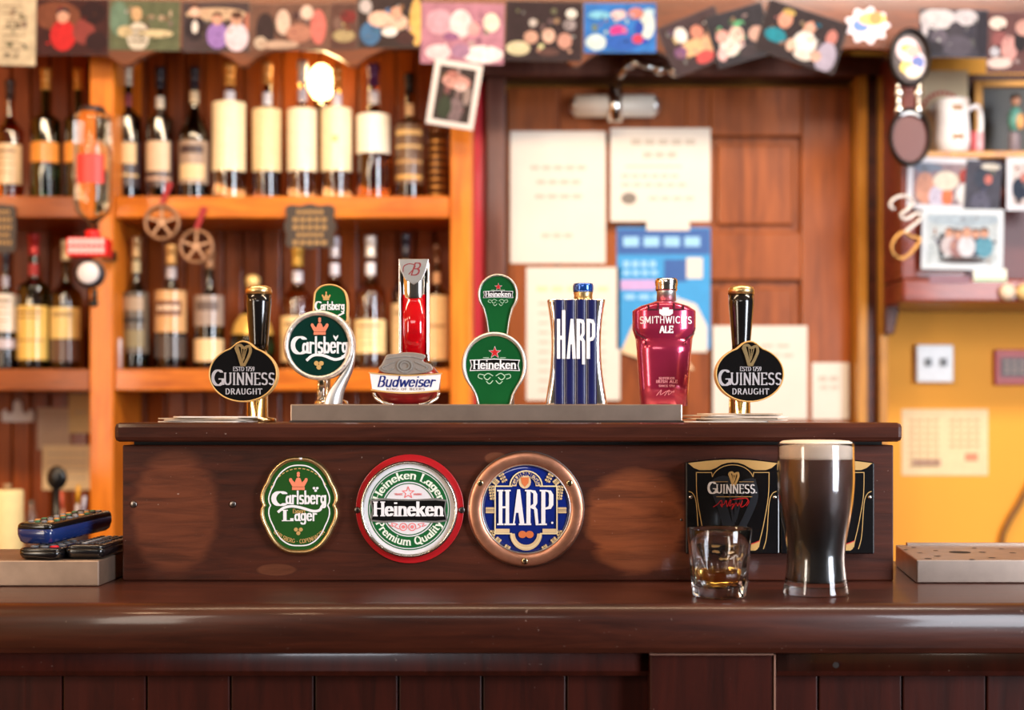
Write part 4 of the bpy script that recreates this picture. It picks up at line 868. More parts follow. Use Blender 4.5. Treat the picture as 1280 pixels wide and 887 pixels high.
# ================================================================== THE BAR
ZC = 1.10
CB = 1.76
def nosing(y_edge, r, zt, zbm, back):
    p = [(back, zbm), (back, zt), (y_edge+r, zt)]
    for i in range(1, 9): a = PI/2*i/8; p.append((y_edge+r-r*math.sin(a), zt-r+r*math.cos(a)))
    p += [(y_edge, zbm+.006), (y_edge+.003, zbm+.001), (y_edge+.006, zbm)]
    return p
def extrude_x(mb, prof, x0, x1):
    k = len(prof); n = mb.add([(x0, y, z) for y, z in prof]+[(x1, y, z) for y, z in prof])
    mb.face([n+i for i in range(k)]); mb.face([n+k+i for i in range(k)][::-1])
    for i in range(k): j = (i+1) % k; mb.face([n+j, n+i, n+k+i, n+k+j], 2 < i < 11)
XB0, XB1 = -1.5, 1.6
bar = thing('bar_counter', 'long dark mahogany bar counter with a rounded polished edge', 'bar counter', (0, 1.6, 0))
b = MB(); extrude_x(b, nosing(1.352, .017, ZC, ZC-.047, CB), XB0, XB1); b.build('worktop', M_counter, bar)
b = MB(); extrude_x(b, nosing(1.375, .004, ZC-.0472, ZC-.073, CB-.02), XB0, X(810, 1.385)); b.build('moulding', M_front, bar)
b = MB(); extrude_x(b, nosing(1.375, .004, ZC-.0472, ZC-.073, CB-.02), X(969, 1.385), XB1); b.build('moulding', M_front, bar)
b = MB(); DP = 1.392; x = X(78, DP) - .0822*7
while x < XB1-.09:
    if not (x+.041 > X(806, DP) and x+.041 < X(970, DP)): b.box(x+.0009, x+.0813, DP, DP+.018, 0.02, ZC-.0735)
    x += .0822
b.box(XB0+.02, XB1-.02, DP+.012, CB-.03, .0, ZC-.0735); b.build('front_panelling', M_front, bar, .0012)
b = MB(); b.box(X(812, 1.366), X(967, 1.366), 1.366, DP+.01, .25, ZC-.050); b.build('hatch_panel', M_front, bar, .002)
b = MB(); b.box(X(967, 1.366)+.0004, X(969, 1.366), 1.364, DP, .25, ZC-.0495); b.box(X(812, 1.366), X(967, 1.366), 1.3645, 1.368, ZC-.0499, ZC-.0486); b.build('hatch_trim', mat('worn_edge', (150,112,96), .4), bar)
b = MB(); b.tube([W(1045, 831, 1.374), (X(1045, 1.374), 1.378, Z(831, 1.374))], .003, 12); b.build('nail', M_screw, bar)

# ---- the tap housing on the bar
DF = 1.55
bx0, bx1 = X(153, DF), X(1117, DF)
hs = thing('tap_housing', 'dark wooden box on the bar that carries the beer taps and round badges', 'tap housing', (0, 1.63, ZC))
pz = lambda px, py: (X(px, DF), Z(py, DF)-ZC)
def patch(cx, cy, rx, ry, c, st): q = pz(cx, cy); return (q[0], q[1], rx*DF/F, ry*DF/F, c, st)
M_box = wood('housing_mahogany', (42,17,9), (82,36,20), (1.6, 16, 16), 5, .46, .12, .35, .0014, spots=.45,
             patches=[patch(218, 640, 56, 78, (112,58,34), .7), patch(795, 652, 66, 66, (146,78,42), .85), patch(815, 700, 60, 14, (120,66,38), .6), patch(345, 712, 26, 8, (104,58,36), .8), patch(620, 572, 16, 8, (110,62,40), .8)])
b = MB(); b.box(bx0, bx1, DF, 1.715, ZC, Z(556, DF)); b.build('box', M_box, hs, .0015)
cz0, cz1 = Z(552, 1.528), Z(528, 1.528)
b = MB(); b.box(bx0+.01, bx1-.01, DF+.01, 1.70, Z(556, DF), cz0+.001); b.build('shadow_gap', mat('gap_black', (10,7,6), .7), hs)
b = MB(); b.box(X(142, 1.528), X(1129, 1.528), 1.528, 1.735, cz0, cz1); b.build('cap_board', M_cap, hs, .005, )
for (px, py) in ((167, 630), (291, 630)):
    c = W(px, py, DF); M = Matrix.Translation(c) @ Matrix.Rotation(PI/2, 4, 'X'); b = MB(); b.caps([(.0036, -.001), (.0038, .0006), (.003, .0013)], 0, 0, 14, M=M); b.build('screw', M_screw, hs)
TOP = cz1
# steel plate
t = thing('steel_tap_plinth', 'low brushed steel plinth under the coloured taps', 'plinth', (X(608, 1.6), 1.63, TOP))
sx0, sx1 = X(363, 1.572), X(853, 1.572); sz1 = Z(505, 1.572)
b = MB(); b.box(sx0, sx1, 1.572, 1.70, TOP+.0002, sz1); b.build('cover', M_steel, t, .0012)
b = MB(); b.box(sx0-.0012, sx1+.0012, 1.5712, 1.701, TOP+.0001, TOP+.0022); b.build('base_flange', M_screw, t)
PT = sz1

# ---- helper for face drawings in pixels
class Face:
    """draws in picture pixels on the plane y = D"""
    def __init__(s, D): s.D = D; s.s = D/F
    def p(s, q): return (X(q[0], s.D), Z(q[1], s.D))
    def pts(s, L): return [s.p(q) for q in L]
    def ell(s, cx, cy, rx, ry, n=48): return s.pts(ell(cx, cy, rx, ry, n))
    def text(s, mb, t, cx, base, wd_, ht_, y, th=.0004, **k): c = s.p((cx, base)); text(mb, t, c[0], c[1], wd_*s.s, ht_*s.s, y-th, y, **k)
    def arct(s, mb, t, cx, cy, R, wd_, ht_, y, top=True, th=.0004, **k):
        c = s.p((cx, cy)); text(mb, t, 0, 0, wd_*s.s, ht_*s.s, y-th, y, fmap=on_arc(c[0], c[1], R*s.s, y-th, top), **k)

# ---- black oval taps
def oval_tap(label, ox, oy, hx, mats_to):
    D1, D2 = 1.56, 1.645; f = Face(D1)
    t = thing('oval_beer_tap', label, 'beer tap', (X(hx, D2), D2, TOP), 'black oval beer taps')
    s = D2/F; x = X(hx, D2)
    zt = Z(358, D2)
    # column
    colx = X(hx-2, D2)
    b = MB(); b.caps([(.022, TOP), (.022, TOP+.004), (.0125, TOP+.006), (.0115, Z(440, D2)), (.009, Z(436, D2))], colx, D2, 28); b.build('column', M_brass, t)
    b = MB(); b.caps([(11.2*s, Z(437, D2)), (11.5*s, Z(430, D2)), (15.6*s, Z(380, D2)), (15.8*s, Z(368, D2))], x, D2, 32); b.build('handle', M_black, t)
    b = MB(); b.caps([(16.3*s, Z(367.9, D2)), (16.5*s, Z(363, D2)), (15*s, Z(359, D2)), (10*s, Z(357, D2))], x, D2, 32); b.build('handle_cap', M_gold, t)
    # bracket to badge
    b = MB(); b.tube([(colx, D2, Z(480, D2)), (X(ox, D1), D1+.014, Z(480, D1))], .008, 12); b.build('bracket', M_brass, t)
    out = [q for q in ell(ox, oy, 43, 35, 64)]
    # raised bump for the harp at the top
    body = []
    for (a, c) in out:
        d_ = abs(a-(ox))
        if c < oy and d_ < 14: c = c-7*math.cos(d_/14*PI/2)**.7
        body.append((a, c))
    P = f.pts(body); inner = f.pts([(ox+(a-ox)*.955, oy+(c-oy)*.95) for a, c in body])
    b = MB(); b.ring(P, inner, D1-.0015, D1+.012, dome=.001); b.build('badge_rim', M_goldp, t)
    b = MB(); b.prism(inner, D1-.0012, D1+.011); bd = b.build('badge', M_black, t)
    b = MB(); harp(b, *f.p((ox, oy-24)), 24*f.s, D1-.0035, D1-.0012, 3.2*f.s); b.build('harp_emblem', M_gold, bd)
    b = MB(); y = D1-.0012
    f.text(b, 'ESTD 1759', ox+1, oy-4, 27, 5.2, y, th=.0004, w=.17)
    f.text(b, 'UINNESS', ox+8, oy+13, 64, 14.5, y, w=.17, serif=.13, track=.05)
    f.text(b, 'G', ox-31, oy+14, 17, 19, y, w=.19)
    f.text(b, 'DRAUGHT', ox+1, oy+25, 46, 7, y, w=.18, track=.12)
    b.build('lettering', M_silverink, bd)
    return t
oval_tap('tall black-handled tap with a gold-edged black oval badge, left end of the housing', 304, 467.5, 323.5, None)
oval_tap('tall black-handled tap with a gold-edged black oval badge, right end of the housing', 937, 467.5, 926.5, None)

# ---- green disc tap with curling silver arm
D = 1.60; f = Face(D); s = f.s
t = thing('round_beer_tap', 'silver-ringed round dark green tap on a curling silver arm', 'beer tap', (X(405, 1.64), 1.64, PT))
b = MB()
n0 = []
cx0, cy0 = 399, 431.5
pa = f.ell(cx0, cy0, 44.5, 43.5, 64); pb = f.ell(cx0-.5, cy0+.5, 37, 37.5, 64)
b.ring(pa, pb, D-.003, D+.012, dome=.003); rg = b.build('ring', M_cast, t)
b = MB(); b.prism(f.ell(cx0-.5, cy0+.5, 37.2, 37.7, 64), D-.0022, D+.010); bd = b.build('badge', M_deepgreen, t)
b = MB(); crown(b, *f.p((400, 410)), 22*s, D-.0034, D-.0022); b.build('crown', M_salmon, bd)
b = MB(); y = D-.0022
f.text(b, 'arlsberg', 407, 441, 58, 20, y, w=.2, th=.0006)
f.text(b, 'C', 374, 442, 20, 21, y, w=.22)
line2d(b, f.pts(smooth_line([(384,450),(392,444),(404,444),(418,449),(428,447),(434,441)], 4)), 3.4*s, y-.0006, y)
b.prism(f.pts([(417,418.5),(420,421),(423,418.5),(423,421),(420,426),(417,421)]), y-.0006, y, back=False)
b.build('lettering', M_white, bd)
b = MB()
for q in ((396,454),(402,454),(399,459)): b.prism(f.ell(q[0], q[1], 3, 3, 12), D-.0034, D-.0022, back=False)
b.build('hop_emblem', M_goldp, bd)
# swoosh arm
L = smooth_line([(441,418),(443,436),(437,455),(424,474),(412,490),(406,506)], 5); Rr = smooth_line([(444,430),(443,450),(440,464),(434,478),(429,492),(427,506)], 5)
b = MB(); k = len(L); rows = []
for i in range(k):
    a, c = f.p(L[i]), f.p(Rr[i]); a_in = f.p((L[i][0]-8+i*.2, L[i][1]+2)); rows.append([(a_in[0], D+.004, a_in[1]), (a[0], D-.004, a[1]), (c[0], D+.004, c[1]), (c[0]-.001, D+.014, c[1]), (a_in[0], D+.014, a_in[1])])
n = b.add([q for r in rows for q in r])
for i in range(k-1):
    for j in range(5): j2 = (j+1) % 5; b.face([n+i*5+j, n+(i+1)*5+j, n+(i+1)*5+j2, n+i*5+j2], j in (0, 1))
b.face([n+j for j in range(5)]); b.face([n+(k-1)*5+j for j in range(5)][::-1]); b.build('arm', M_silver, t)
b = MB(); b.caps([(.0055, PT), (.005, PT+.035)], X(402, 1.635), 1.635, 20); b.build('column', M_chrome, t)
b = MB(); b.caps([(.020, PT), (.019, PT+.004), (.012, PT+.007)], X(414, 1.64), 1.64, 24); b.build('foot', M_chrome, t)
# small upper badge handle
D3 = 1.645; g = Face(D3)
hp = [(393,402),(392,372),(396,361),(406,355.5),(420,356),(431,363),(435,376),(435,392),(433,404),(414,410)]
hp = smooth_loop(hp, 4)
cxh, cyh = 414, 382
P = g.pts(hp); Pi = g.pts([(cxh+(a-cxh)*.90, cyh+(c-cyh)*.93) for a, c in hp])
b = MB(); b.ring(P, Pi, D3-.002, D3+.012, dome=.001); b.build('handle_rim', M_goldp, t)
b = MB(); b.prism(Pi, D3-.0016, D3+.010); hb = b.build('handle_badge', M_green, t)
b = MB(); crown(b, *g.p((408, 371)), 11*g.s, D3-.0026, D3-.0016); b.build('crown', M_goldp, hb)
b = MB(); g.text(b, 'arlsberg', 416, 387, 30, 10, D3-.0016, w=.2, slant=.0); g.text(b, 'C', 398, 388, 9, 11, D3-.0016, w=.2); line2d(b, g.pts([(402,394),(410,391),(422,395),(430,391)]), 2*g.s, D3-.002, D3-.0016); b.build('lettering', M_white, hb)
b = MB(); b.tube([(X(410, D3), D3+.005, Z(402, D3)), (X(405, D3), D3+.004, PT+.004)], .006, 14); b.build('stem', M_chrome, t)

# ---- red pillar tap
D = 1.60; f = Face(D); s = f.s; ycen = 1.635
t = thing('pillar_beer_tap', 'tall clear and red pillar tap with a silver slanted head and white banner', 'beer tap', (X(508, ycen), ycen, PT))
gy = 1.622
g = Face(gy)
M_redl = mat('red_acrylic', (206,10,22), .08, 0, .35, .6, 1.45, var=.15, scale=30)
x = X(517.5, gy)
b = MB(); b.loft([(Z(452, gy), x, gy+.006, 15.5*g.s, .014), (Z(368, gy), x, gy+.006, 16*g.s, .0145)], 40, 2.4); b.build('red_core', M_redl, t)
b = MB(); b.box(X(498.5, gy), X(501.5, gy), gy-.004, gy+.016, Z(452, gy), Z(327, gy)); b.build('side_rail', M_chrome, t, .001)
b = MB(); b.box(X(533.5, gy), X(536.5, gy), gy-.004, gy+.016, Z(452, gy), Z(327, gy)); b.build('side_rail', M_chrome, t, .001)
b = MB(); b.loft([(Z(381, gy), x, gy+.006, 12.5*g.s, .0120), (Z(372, gy), x, gy+.006, 15.6*g.s, .0150), (Z(346, gy), x, gy+.006, 16.2*g.s, .0155), (Z(326, gy), x, gy+.006, 16.2*g.s, .0150)], 40, 2.3); b.build('head', M_chrome, t)
b = MB(); b.prism(g.pts([(499,325),(537,325),(533,340),(528,351),(518,357),(508,351),(502,340)]), gy-.0125, gy-.0095); fc = b.build('head_face', M_silver, t, .0006)
b = MB(); g.text(b, 'B', 519, 345, 12, 15, gy-.0125, w=.10, slant=.3); line2d(b, g.pts(smooth_line([(505,341),(506,334),(513,331),(520,334),(512,344)], 4)), 1.1*g.s, gy-.0129, gy-.0125); b.build('lettering', mat('dull_red_letter', (150,60,62), .4, .3), fc)
# lower bowl
b = MB(); b.loft([(PT, X(508, D), ycen, .026, .020), (Z(490, D), X(508, D), ycen, .036, .026), (Z(468, D), X(508, D), ycen, .037, .027), (Z(457, D), X(507, D), ycen, .030, .024)], 40, 2.6); b.build('base', mat('cherry_enamel', (128,20,22), .3, coat=.5, var=.25, scale=120), t)
for sg in (-1, 1):
    b = MB(); b.tube([(W(507+sg*q[0], q[1], D)[0], ycen-.0275+q[2], Z(q[1], D)) for q in smooth_line([(41, 490, .004), (38, 497, .004), (28, 503, .0), (16, 505.5, -.001)], 4)], .0022, 10); b.build('base_trim', M_chrome, t)
yb0 = ycen-.0275
b = MB(); b.prism(f.pts(smooth_line([(462,466),(480,468),(507,469.5),(532,468.5),(551,467)], 4)+smooth_line([(548,487),(530,489),(506,490),(482,488.5),(465,486)], 4)), yb0-.006, yb0-.001); rb = b.build('banner', M_white, t)
b = MB(); b2 = yb0-.006
f.text(b, 'Budweiser', 507, 483, 72, 13, b2, w=.15, slant=.25, track=-.02); b.build('lettering', M_navy, rb)
GL['F'] = (.66, [[(.14,0),(.14,1)],[(.14,1),(.6,1)],[(.14,.52),(.5,.52)]], [])
b = MB(); f.text(b, 'KING OF BEERS', 507, 487.4, 48, 2.6, b2, w=.16, track=.15); b.build('small_lettering', M_ink, rb)
b = MB(); line2d(b, f.pts(smooth_line([(461,465.5),(480,467.5),(507,469),(532,468),(552,466.5)], 4)), 1.6*s, yb0-.0072, yb0-.001); line2d(b, f.pts(smooth_line([(464,487),(482,489.5),(506,491),(530,490),(549,488)], 4)), 1.6*s, yb0-.0072, yb0-.001); b.build('banner_edging', M_goldp, rb)
orn = smooth_loop([(480,449),(484,443),(494,442),(507,440),(522,441),(532,444),(529,451),(538,455),(541,461),(535,465),(522,467),(507,468),(492,467),(478,465),(473,460),(477,455)], 4)
b = MB(); b.prism(f.pts(orn), yb0-.008, yb0-.0005); og = b.build('crest', mat('crest_pewter', (150,140,132), .45, .5, var=.08), t, .001)
b = MB(); 
cc = f.p((506, 457)); b.ring(ell(cc[0], cc[1], 10*s, 8.5*s, 32), ell(cc[0], cc[1], 8.3*s, 6.8*s, 32), yb0-.0095, yb0-.008); b.ring(ell(cc[0], cc[1], 6.2*s, 5.2*s, 32), ell(cc[0], cc[1], 4.8*s, 3.8*s, 32), yb0-.0095, yb0-.008)
line2d(b, f.pts([(484,448),(496,446),(507,445),(518,446),(529,449)]), 1.2*s, yb0-.009, yb0-.008)
for sg in (-1, 1): line2d(b, f.pts(smooth_line([(506+sg*13,452),(506+sg*20,455),(506+sg*28,459),(506+sg*22,463),(506+sg*14,460)], 4)), 1.2*s, yb0-.009, yb0-.008)
b.build('crest_relief', M_silver, og)

# ---- teardrop tap
t = thing('teardrop_beer_tap', 'green tap of two stacked silver-edged teardrops with red stars', 'beer tap', (X(620, 1.63), 1.63, PT))
def tear(cx, cy, r, narrow, ybot, squash=1.0, n=40):
    """circle narrowing to a neck of half width `narrow` at row ybot"""
    R_ = []
    for i in range(n+1):
        a = math.radians(-90+ (130)*i/n); R_.append((r*math.sin(math.radians(130*i/n)), cy-r*math.cos(math.radians(130*i/n))*squash))
    x0_, y0_ = R_[-1]
    side = smooth_line([R_[-4], R_[-1], (narrow+(x0_-narrow)*.38, y0_+(ybot-y0_)*.45), (narrow, ybot)], 6)[6:]
    right = R_[:-1]+side
    return [(cx+a, c) for a, c in right]+[(cx-a, c) for a, c in right[::-1]][:-1]
def teardrop(D, cx, cy, r, nar, yb, t, nm, k, frac=.86):
    f = Face(D); s = f.s; o = tear(cx, cy, r, nar, yb); i_ = [(cx+(a-cx)*frac, cy+(c-cy)*(frac if c < cy else 1.0)) for a, c in o]
    i_ = [(a if c < yb-1 else cx+(a-cx)*.9, c) for a, c in i_]
    P = f.pts(o); Pi = f.pts(i_)
    b = MB(); b.ring(P, Pi, D-.001, D+.016, dome=.003); b.build(nm+'_rim', M_silver, t)
    b = MB(); b.prism(Pi, D-.0008, D+.014); bd = b.build(nm, M_green, t)
    y = D-.0008
    b = MB(); star(b, *f.p((cx+.5, cy-15*k)), 8.4*k*s, y-.0004, y); b.build('star_outline', M_white, bd)
    b = MB(); star(b, *f.p((cx+.5, cy-15*k)), 7.0*k*s, y-.0008, y-.0003); b.build('star', M_red, bd)
    b = MB(); b.prism(f.pts([(cx+q[0]*k, cy+q[1]*k) for q in ((-31,-6),(-18,-6.5),(0,-7.5),(18,-6.5),(32,-6),(30,1),(32,8),(18,7.5),(0,7),(-18,7.5),(-31,8),(-29,1))]), y-.0004, y, back=False); b.build('banner_edge', M_white, bd)
    b = MB(); b.prism(f.pts([(cx+q[0]*k, cy+q[1]*k) for q in ((-29.5,-5),(-18,-5.5),(0,-6.3),(18,-5.5),(30.5,-5),(28.8,1),(30.5,7),(18,6.5),(0,6),(-18,6.5),(-29.5,7),(-27.5,1))]), y-.0008, y-.0003, back=False); b.build('banner', M_black, bd)
    b = MB(); f.text(b, 'Heineken', cx+.5*k, cy+5.2*k, 54*k, 10.5*k, y-.0007, w=.19, th=.0005, serif=.15); b.build('lettering', M_white, bd)
    b = MB()
    for sg in (-1, 1):
        line2d(b, f.pts([(cx+sg*q[0]*k, cy+q[1]*k) for q in smooth_line([(2,14),(8,11),(13,15),(9,19),(5,16)], 4)]), 1.1*k*s, y-.0004, y)
        line2d(b, f.pts([(cx+sg*q[0]*k, cy+q[1]*k) for q in smooth_line([(13,13),(19,12),(20,16),(15,18)], 4)]), 1.0*k*s, y-.0004, y)
        line2d(b, f.pts([(cx+sg*q[0]*k, cy+q[1]*k) for q in smooth_line([(2,20),(6,24),(10,21)], 4)]), 1.0*k*s, y-.0004, y)
        line2d(b, f.pts([(cx+sg*7*k, cy-8.6*k), (cx+sg*14*k, cy-8.6*k)]), .8*k*s, y-.0004, y)
    b.build('scroll_print', mat('pale_green_print', (170,206,170), .4), bd)
teardrop(1.600, 618, 455.5, 41, 21, 506, t, 'lower_badge', 1.0)
teardrop(1.622, 622.5, 367.5, 25.5, 12, 420, t, 'upper_badge', .60)
b = MB(); b.caps([(.022, PT), (.022, PT+.02), (.012, PT+.05), (.010, Z(415, 1.635))], X(619, 1.635), 1.635, 24); b.build('column', M_silver, t)

# ---- blue fluted tap
D = 1.60; f = Face(D); s = f.s
t = thing('fluted_beer_tap', 'square blue fluted tap with flared silver sides and tall white letters', 'beer tap', (X(721, 1.63), 1.63, PT))
prof = smooth_line([(36.5, 373), (32.5, 400), (31, 430), (32.5, 460), (36, 485), (39.5, 506)], 5)
b = MB(); b.loft([(Z(y, D) if i else Z(y, D), X(721.5, D), 1.63, w*s, .020) for i, (w, y) in enumerate(prof[::-1])], 48, 7, smooth=True); b.build('silver_body', M_chrome, t)
yf = 1.6098
b = MB()
for k in range(4):
    x0_, x1_ = X(693+k*13.7, D), X(693+(k+1)*13.7-1.6, D); n_ = 6; P = []
    for q in range(n_+1):
        a = PI*q/n_; P.append((x0_+(x1_-x0_)*(q/n_), yf-.0028-.0011*math.sin(a)))
    zz0, zz1 = PT+.0005, Z(373.5, D)
    nn = b.add([(p[0], p[1], zz0) for p in P]+[(p[0], p[1], zz1) for p in P]+[(x0_, yf+.001, zz0), (x1_, yf+.001, zz0), (x0_, yf+.001, zz1), (x1_, yf+.001, zz1)])
    m_ = n_+1
    for q in range(n_): b.face([nn+q, nn+q+1, nn+m_+q+1, nn+m_+q], True)
    n3 = b.add([(p[0], p[1], zz1) for p in P]+[(x1_, yf+.001, zz1), (x0_, yf+.001, zz1)]); b.face([n3+q for q in range(m_+2)]); b.face([nn, nn+m_, nn+2*m_+2, nn+2*m_]); b.face([nn+n_, nn+2*m_+1, nn+2*m_+3, nn+m_+n_])
pnl = b.build('fluted_panel', mat('fluted_navy', (15,19,72), .3, coat=.15, var=.1), t)
yl = yf-.0042
b = MB()
fH = lambda L: f.pts([(720.5+(a-721)*.93, c) for a, c in L])
# tall condensed letters drawn by hand: H A R P
def bar_(x, y0, y1, w): b.prism(fH([(x, y0), (x+w, y0), (x+w, y1), (x, y1)]), yl-.0006, yl+.001, back=False)
bar_(695, 398, 448, 4.4); bar_(701.8, 387, 448, 4.6); bar_(699, 419, 424, 4)
b.prism(fH([(708,448),(713.5,398),(717.5,398),(720.5,448),(716,448),(715.2,430),(713.4,430),(712.5,448)]), yl-.0006, yl+.001, back=False)
bar_(721.5, 398, 448, 4.6); b.prism(fH([(726,398),(731,399),(732.5,404),(732.5,417),(730,421),(733,426),(733,455),(729,455),(728.6,426),(726,424),(726,420),(728.4,416),(728.4,404),(726,402)]), yl-.0006, yl+.001, back=False)
bar_(735, 398, 448, 4.6); b.prism(fH([(739.5,398),(744.5,399),(746.5,404),(746.5,420),(744,425),(739.5,426),(739.5,422),(742.2,420),(742.2,404),(739.5,402)]), yl-.0006, yl+.001, back=False)
b.build('lettering', M_white, pnl)
b = MB()
for k in range(1, 4): rx_ = X(693+k*13.7-.8, D); b.box(rx_-.0005, rx_+.0005, yf-.0030, yf, PT+.0005, Z(373.5, D))
b.build('ridges', M_silver, pnl)
b = MB(); x = X(729, 1.63); zz = lambda y: Z(y, 1.63)
b.caps([(12*s, zz(374)), (11.6*s, zz(369)), (12.2*s, zz(367)), (12.2*s, zz(365))], x, 1.63, 28); b.build('neck', M_gold, t)
b = MB(); b.caps([(12.6*s, zz(364.9)), (13*s, zz(362)), (13*s, zz(357)), (12*s, zz(354.5))], x, 1.63, 28); b.build('cap', mat('blue_cap', (30,80,170), .15, .6, coat=.5), t)

# ---- crimson bottle shaped tap
t = thing('crimson_beer_tap', 'crimson metallic tap with broad castle shoulders and a silver neck', 'beer tap', (X(834, 1.63), 1.63, PT))
M_crim = mat('crimson_metallic', (176,46,82), .20, .55, coat=.8, var=.12, scale=40)
yc = 1.63
rows = [(Z(507, D), 30, .017), (Z(480, D), 31.5, .018), (Z(440, D), 34.5, .0195), (Z(420, D), 36.3, .0205)]
b = MB(); b.loft([(z, X(833.5, D), yc, w*s, r) for z, w, r in rows], 48, 2.3); b.build('body', M_crim, t)
# shoulders: faceted shield, thicker
def curved_prism(mb, poly, cxp, rx, ry, yc, lift, thick):
    """polygon in px wrapped over an elliptical front"""
    def fy(x): u = max(-.999, min(.999, (x-X(cxp, D))/(rx*s))); return yc-ry*math.sqrt(1-abs(u)**2.3)**(1/1.0)-lift
    P = f.pts(poly); k = len(P); c = (sum(p[0] for p in P)/k, sum(p[1] for p in P)/k)
    return fy
b = MB(); b.loft([(Z(424, D), X(833.5, D), yc, 34*s, .0195), (Z(421, D), X(833.5, D), yc, 36.4*s, .0210), (Z(410, D), X(833.5, D), yc, 40*s, .0225), (Z(409, D), X(833.5, D), yc, 40.2*s, .0226), (Z(387, D), X(833.5, D), yc, 40.2*s, .0226), (Z(386, D), X(833.5, D), yc, 40*s, .0225), (Z(380.5, D), X(833.5, D), yc, 31.5*s, .0215), (Z(379.5, D), X(833.5, D), yc, 29*s, .021), (Z(375, D), X(833.5, D), yc, 14*s, .014), (Z(374, D), X(833.5, D), yc, 12.5*s, .012)], 48, 2.3); b.build('shoulders', M_crim, t)
def fyS(x, lift, rx=40, ry=.0225):
    u = min(.999, abs((x-X(833.5, D))/(rx*s))); return yc-ry*(1-u**2.3)**(1/2.3)-lift
fm = lambda x, z: (x, fyS(x, .0004), z)
for sg in (-1, 1):
    b = MB(); b.tube([(p[0], fyS(p[0], -.0002), p[1]) for p in f.pts([(833.5+sg*q[0], q[1]) for q in ((38,408),(36,416),(25,423),(25,430))])], .0009, 8); b.build('shoulder_edge', mat('dark_crimson', (70,16,28), .4), t)
    b = MB()
    for (x0_, x1_, y0_, y1_) in ((9, 11, 378, 386), (9, 22, 385, 387), (21, 23, 380, 387)):
        for q in range(4):
            a0_, a1_ = x0_+(x1_-x0_)*q/4, x0_+(x1_-x0_)*(q+1)/4
            P = f.pts([(833.5+sg*a0_, y0_), (833.5+sg*a1_, y0_), (833.5+sg*a1_, y1_), (833.5+sg*a0_, y1_)])
            ym = min(fyS(p[0], .0005) for p in P); b.prism(P, ym, ym+.004, back=False)
    b.build('battlement', mat('dark_crimson', (70,16,28), .4), t)
b = MB(); c = f.p((834, 403)); text(b, "SMITHWICK'S", c[0], c[1], 66*s, 8.2*s, 0, .0012, w=.14, th=.12, track=.07, fmap=fm)
for poly in ([(825,386),(829,386),(829,383.5),(837,383.5),(837,386),(842,386),(842,391),(838,394),(829,394),(825,391)],):
    P = [fm(*p) for p in f.pts(poly)]; b.prism([(p[0], p[2]) for p in P], min(p[1] for p in P), min(p[1] for p in P)+.002, back=False)
text(b, 'ALE', *f.p((834, 415)), 17*s, 8*s, 0, .0012, w=.22, th=.16, fmap=fm); b.build('lettering', M_white, t)
b = MB(); fm2 = lambda x, z: (x, fyS(x, .0004, 32, .0180), z)
for (tx, bl_, w, h) in (('SUPERIOR', 473.5, 20, 2.6), ('IRISH ALE', 478, 27, 3.4), ('SINCE 1710', 483, 20, 2.4)):
    text(b, tx, *f.p((835, bl_)), w*s, h*s, 0, .0012, w=.2, th=.16, track=.1, fmap=fm2)
for a_ in (0, 1):
    L = f.pts(smooth_line([(822+a_*10,494),(828+a_*10,487),(827+a_*10,493),(836+a_*8,488),(844,490)], 4))
    for p, q in zip(L, L[1:]):
        yy = min(fm2(*p)[1], fm2(*q)[1]); line2d(b, [p, q], .6*s, yy, yy+.001)
b.build('small_lettering', mat('pink_lettering', (226,150,160), .4), t)
b = MB(); x = X(833, 1.63); b.caps([(12.5*s, zz(376)), (12.2*s, zz(365)), (12.8*s, zz(363.5))], x, yc, 28); b.build('neck', M_silver, t)
b = MB(); b.caps([(13.6*s, zz(363.4)), (14*s, zz(361)), (13.6*s, zz(358)), (14.4*s, zz(356)), (14.4*s, zz(351)), (13*s, zz(348))], x, yc, 28); b.build('cap', M_chrome, t)

# ---- beer mats on the housing
def mat_stack(cx, n, seed, cy, lbl, grp, names):
    rnd = random.Random(seed); z = TOP+.0002; x0 = X(cx, cy)
    for k in range(n):
        th = .0014; a = rnd.uniform(-.3, .3); dx = rnd.uniform(-.006, .006)+names[k][1]; R = .046
        tl = rnd.uniform(-.006, .006); M = Matrix.Translation((x0+dx, cy+rnd.uniform(-.004, .004), z)) @ Matrix.Rotation(a, 4, 'Z')
        t = thing('beer_mat', names[k][0], 'beer mat', (x0+dx, cy, z), grp)
        pl = []; r = .012
        for (qx, qy, a0) in ((R-r, R-r, 0), (-R+r, R-r, 90), (-R+r, -R+r, 180), (R-r, -R+r, 270)): pl += arc(qx, qy, r, r, a0, a0+90, 5)
        kk = len(pl); b = MB(); nn = b.add([tuple(M @ Vector((p[0], p[1], 0))) for p in pl]+[tuple(M @ Vector((p[0], p[1], th))) for p in pl])
        b.face([nn+i for i in range(kk)][::-1]); b.face([nn+kk+i for i in range(kk)])
        for i in range(kk): j = (i+1) % kk; b.face([nn+i, nn+j, nn+kk+j, nn+kk+i])
        b.build('board', mat('beer_mat_%d' % (k % 3), [(222,206,190), (206,186,166), (190,166,140)][k % 3], .8), t)
        b = MB(); pp = ell(0, 0, .03, .03, 24); nn = b.add([tuple(M @ Vector((p[0], p[1], th+.0001))) for p in pp]); b.face([nn+i for i in range(24)]); b.build('print', mat('mat_print', (150,110,90), .8), t)
        z += th+.0003+names[k][2]
mat_stack(268, 4, 3, 1.60, '', 'beer mats on the left of the housing', [('lowest beer mat of the left pile', -.006, 0), ('beer mat second from the bottom of the left pile', .0, .0), ('beer mat second from the top of the left pile', -.002, .0), ('topmost beer mat of the left pile', .003, 0)])
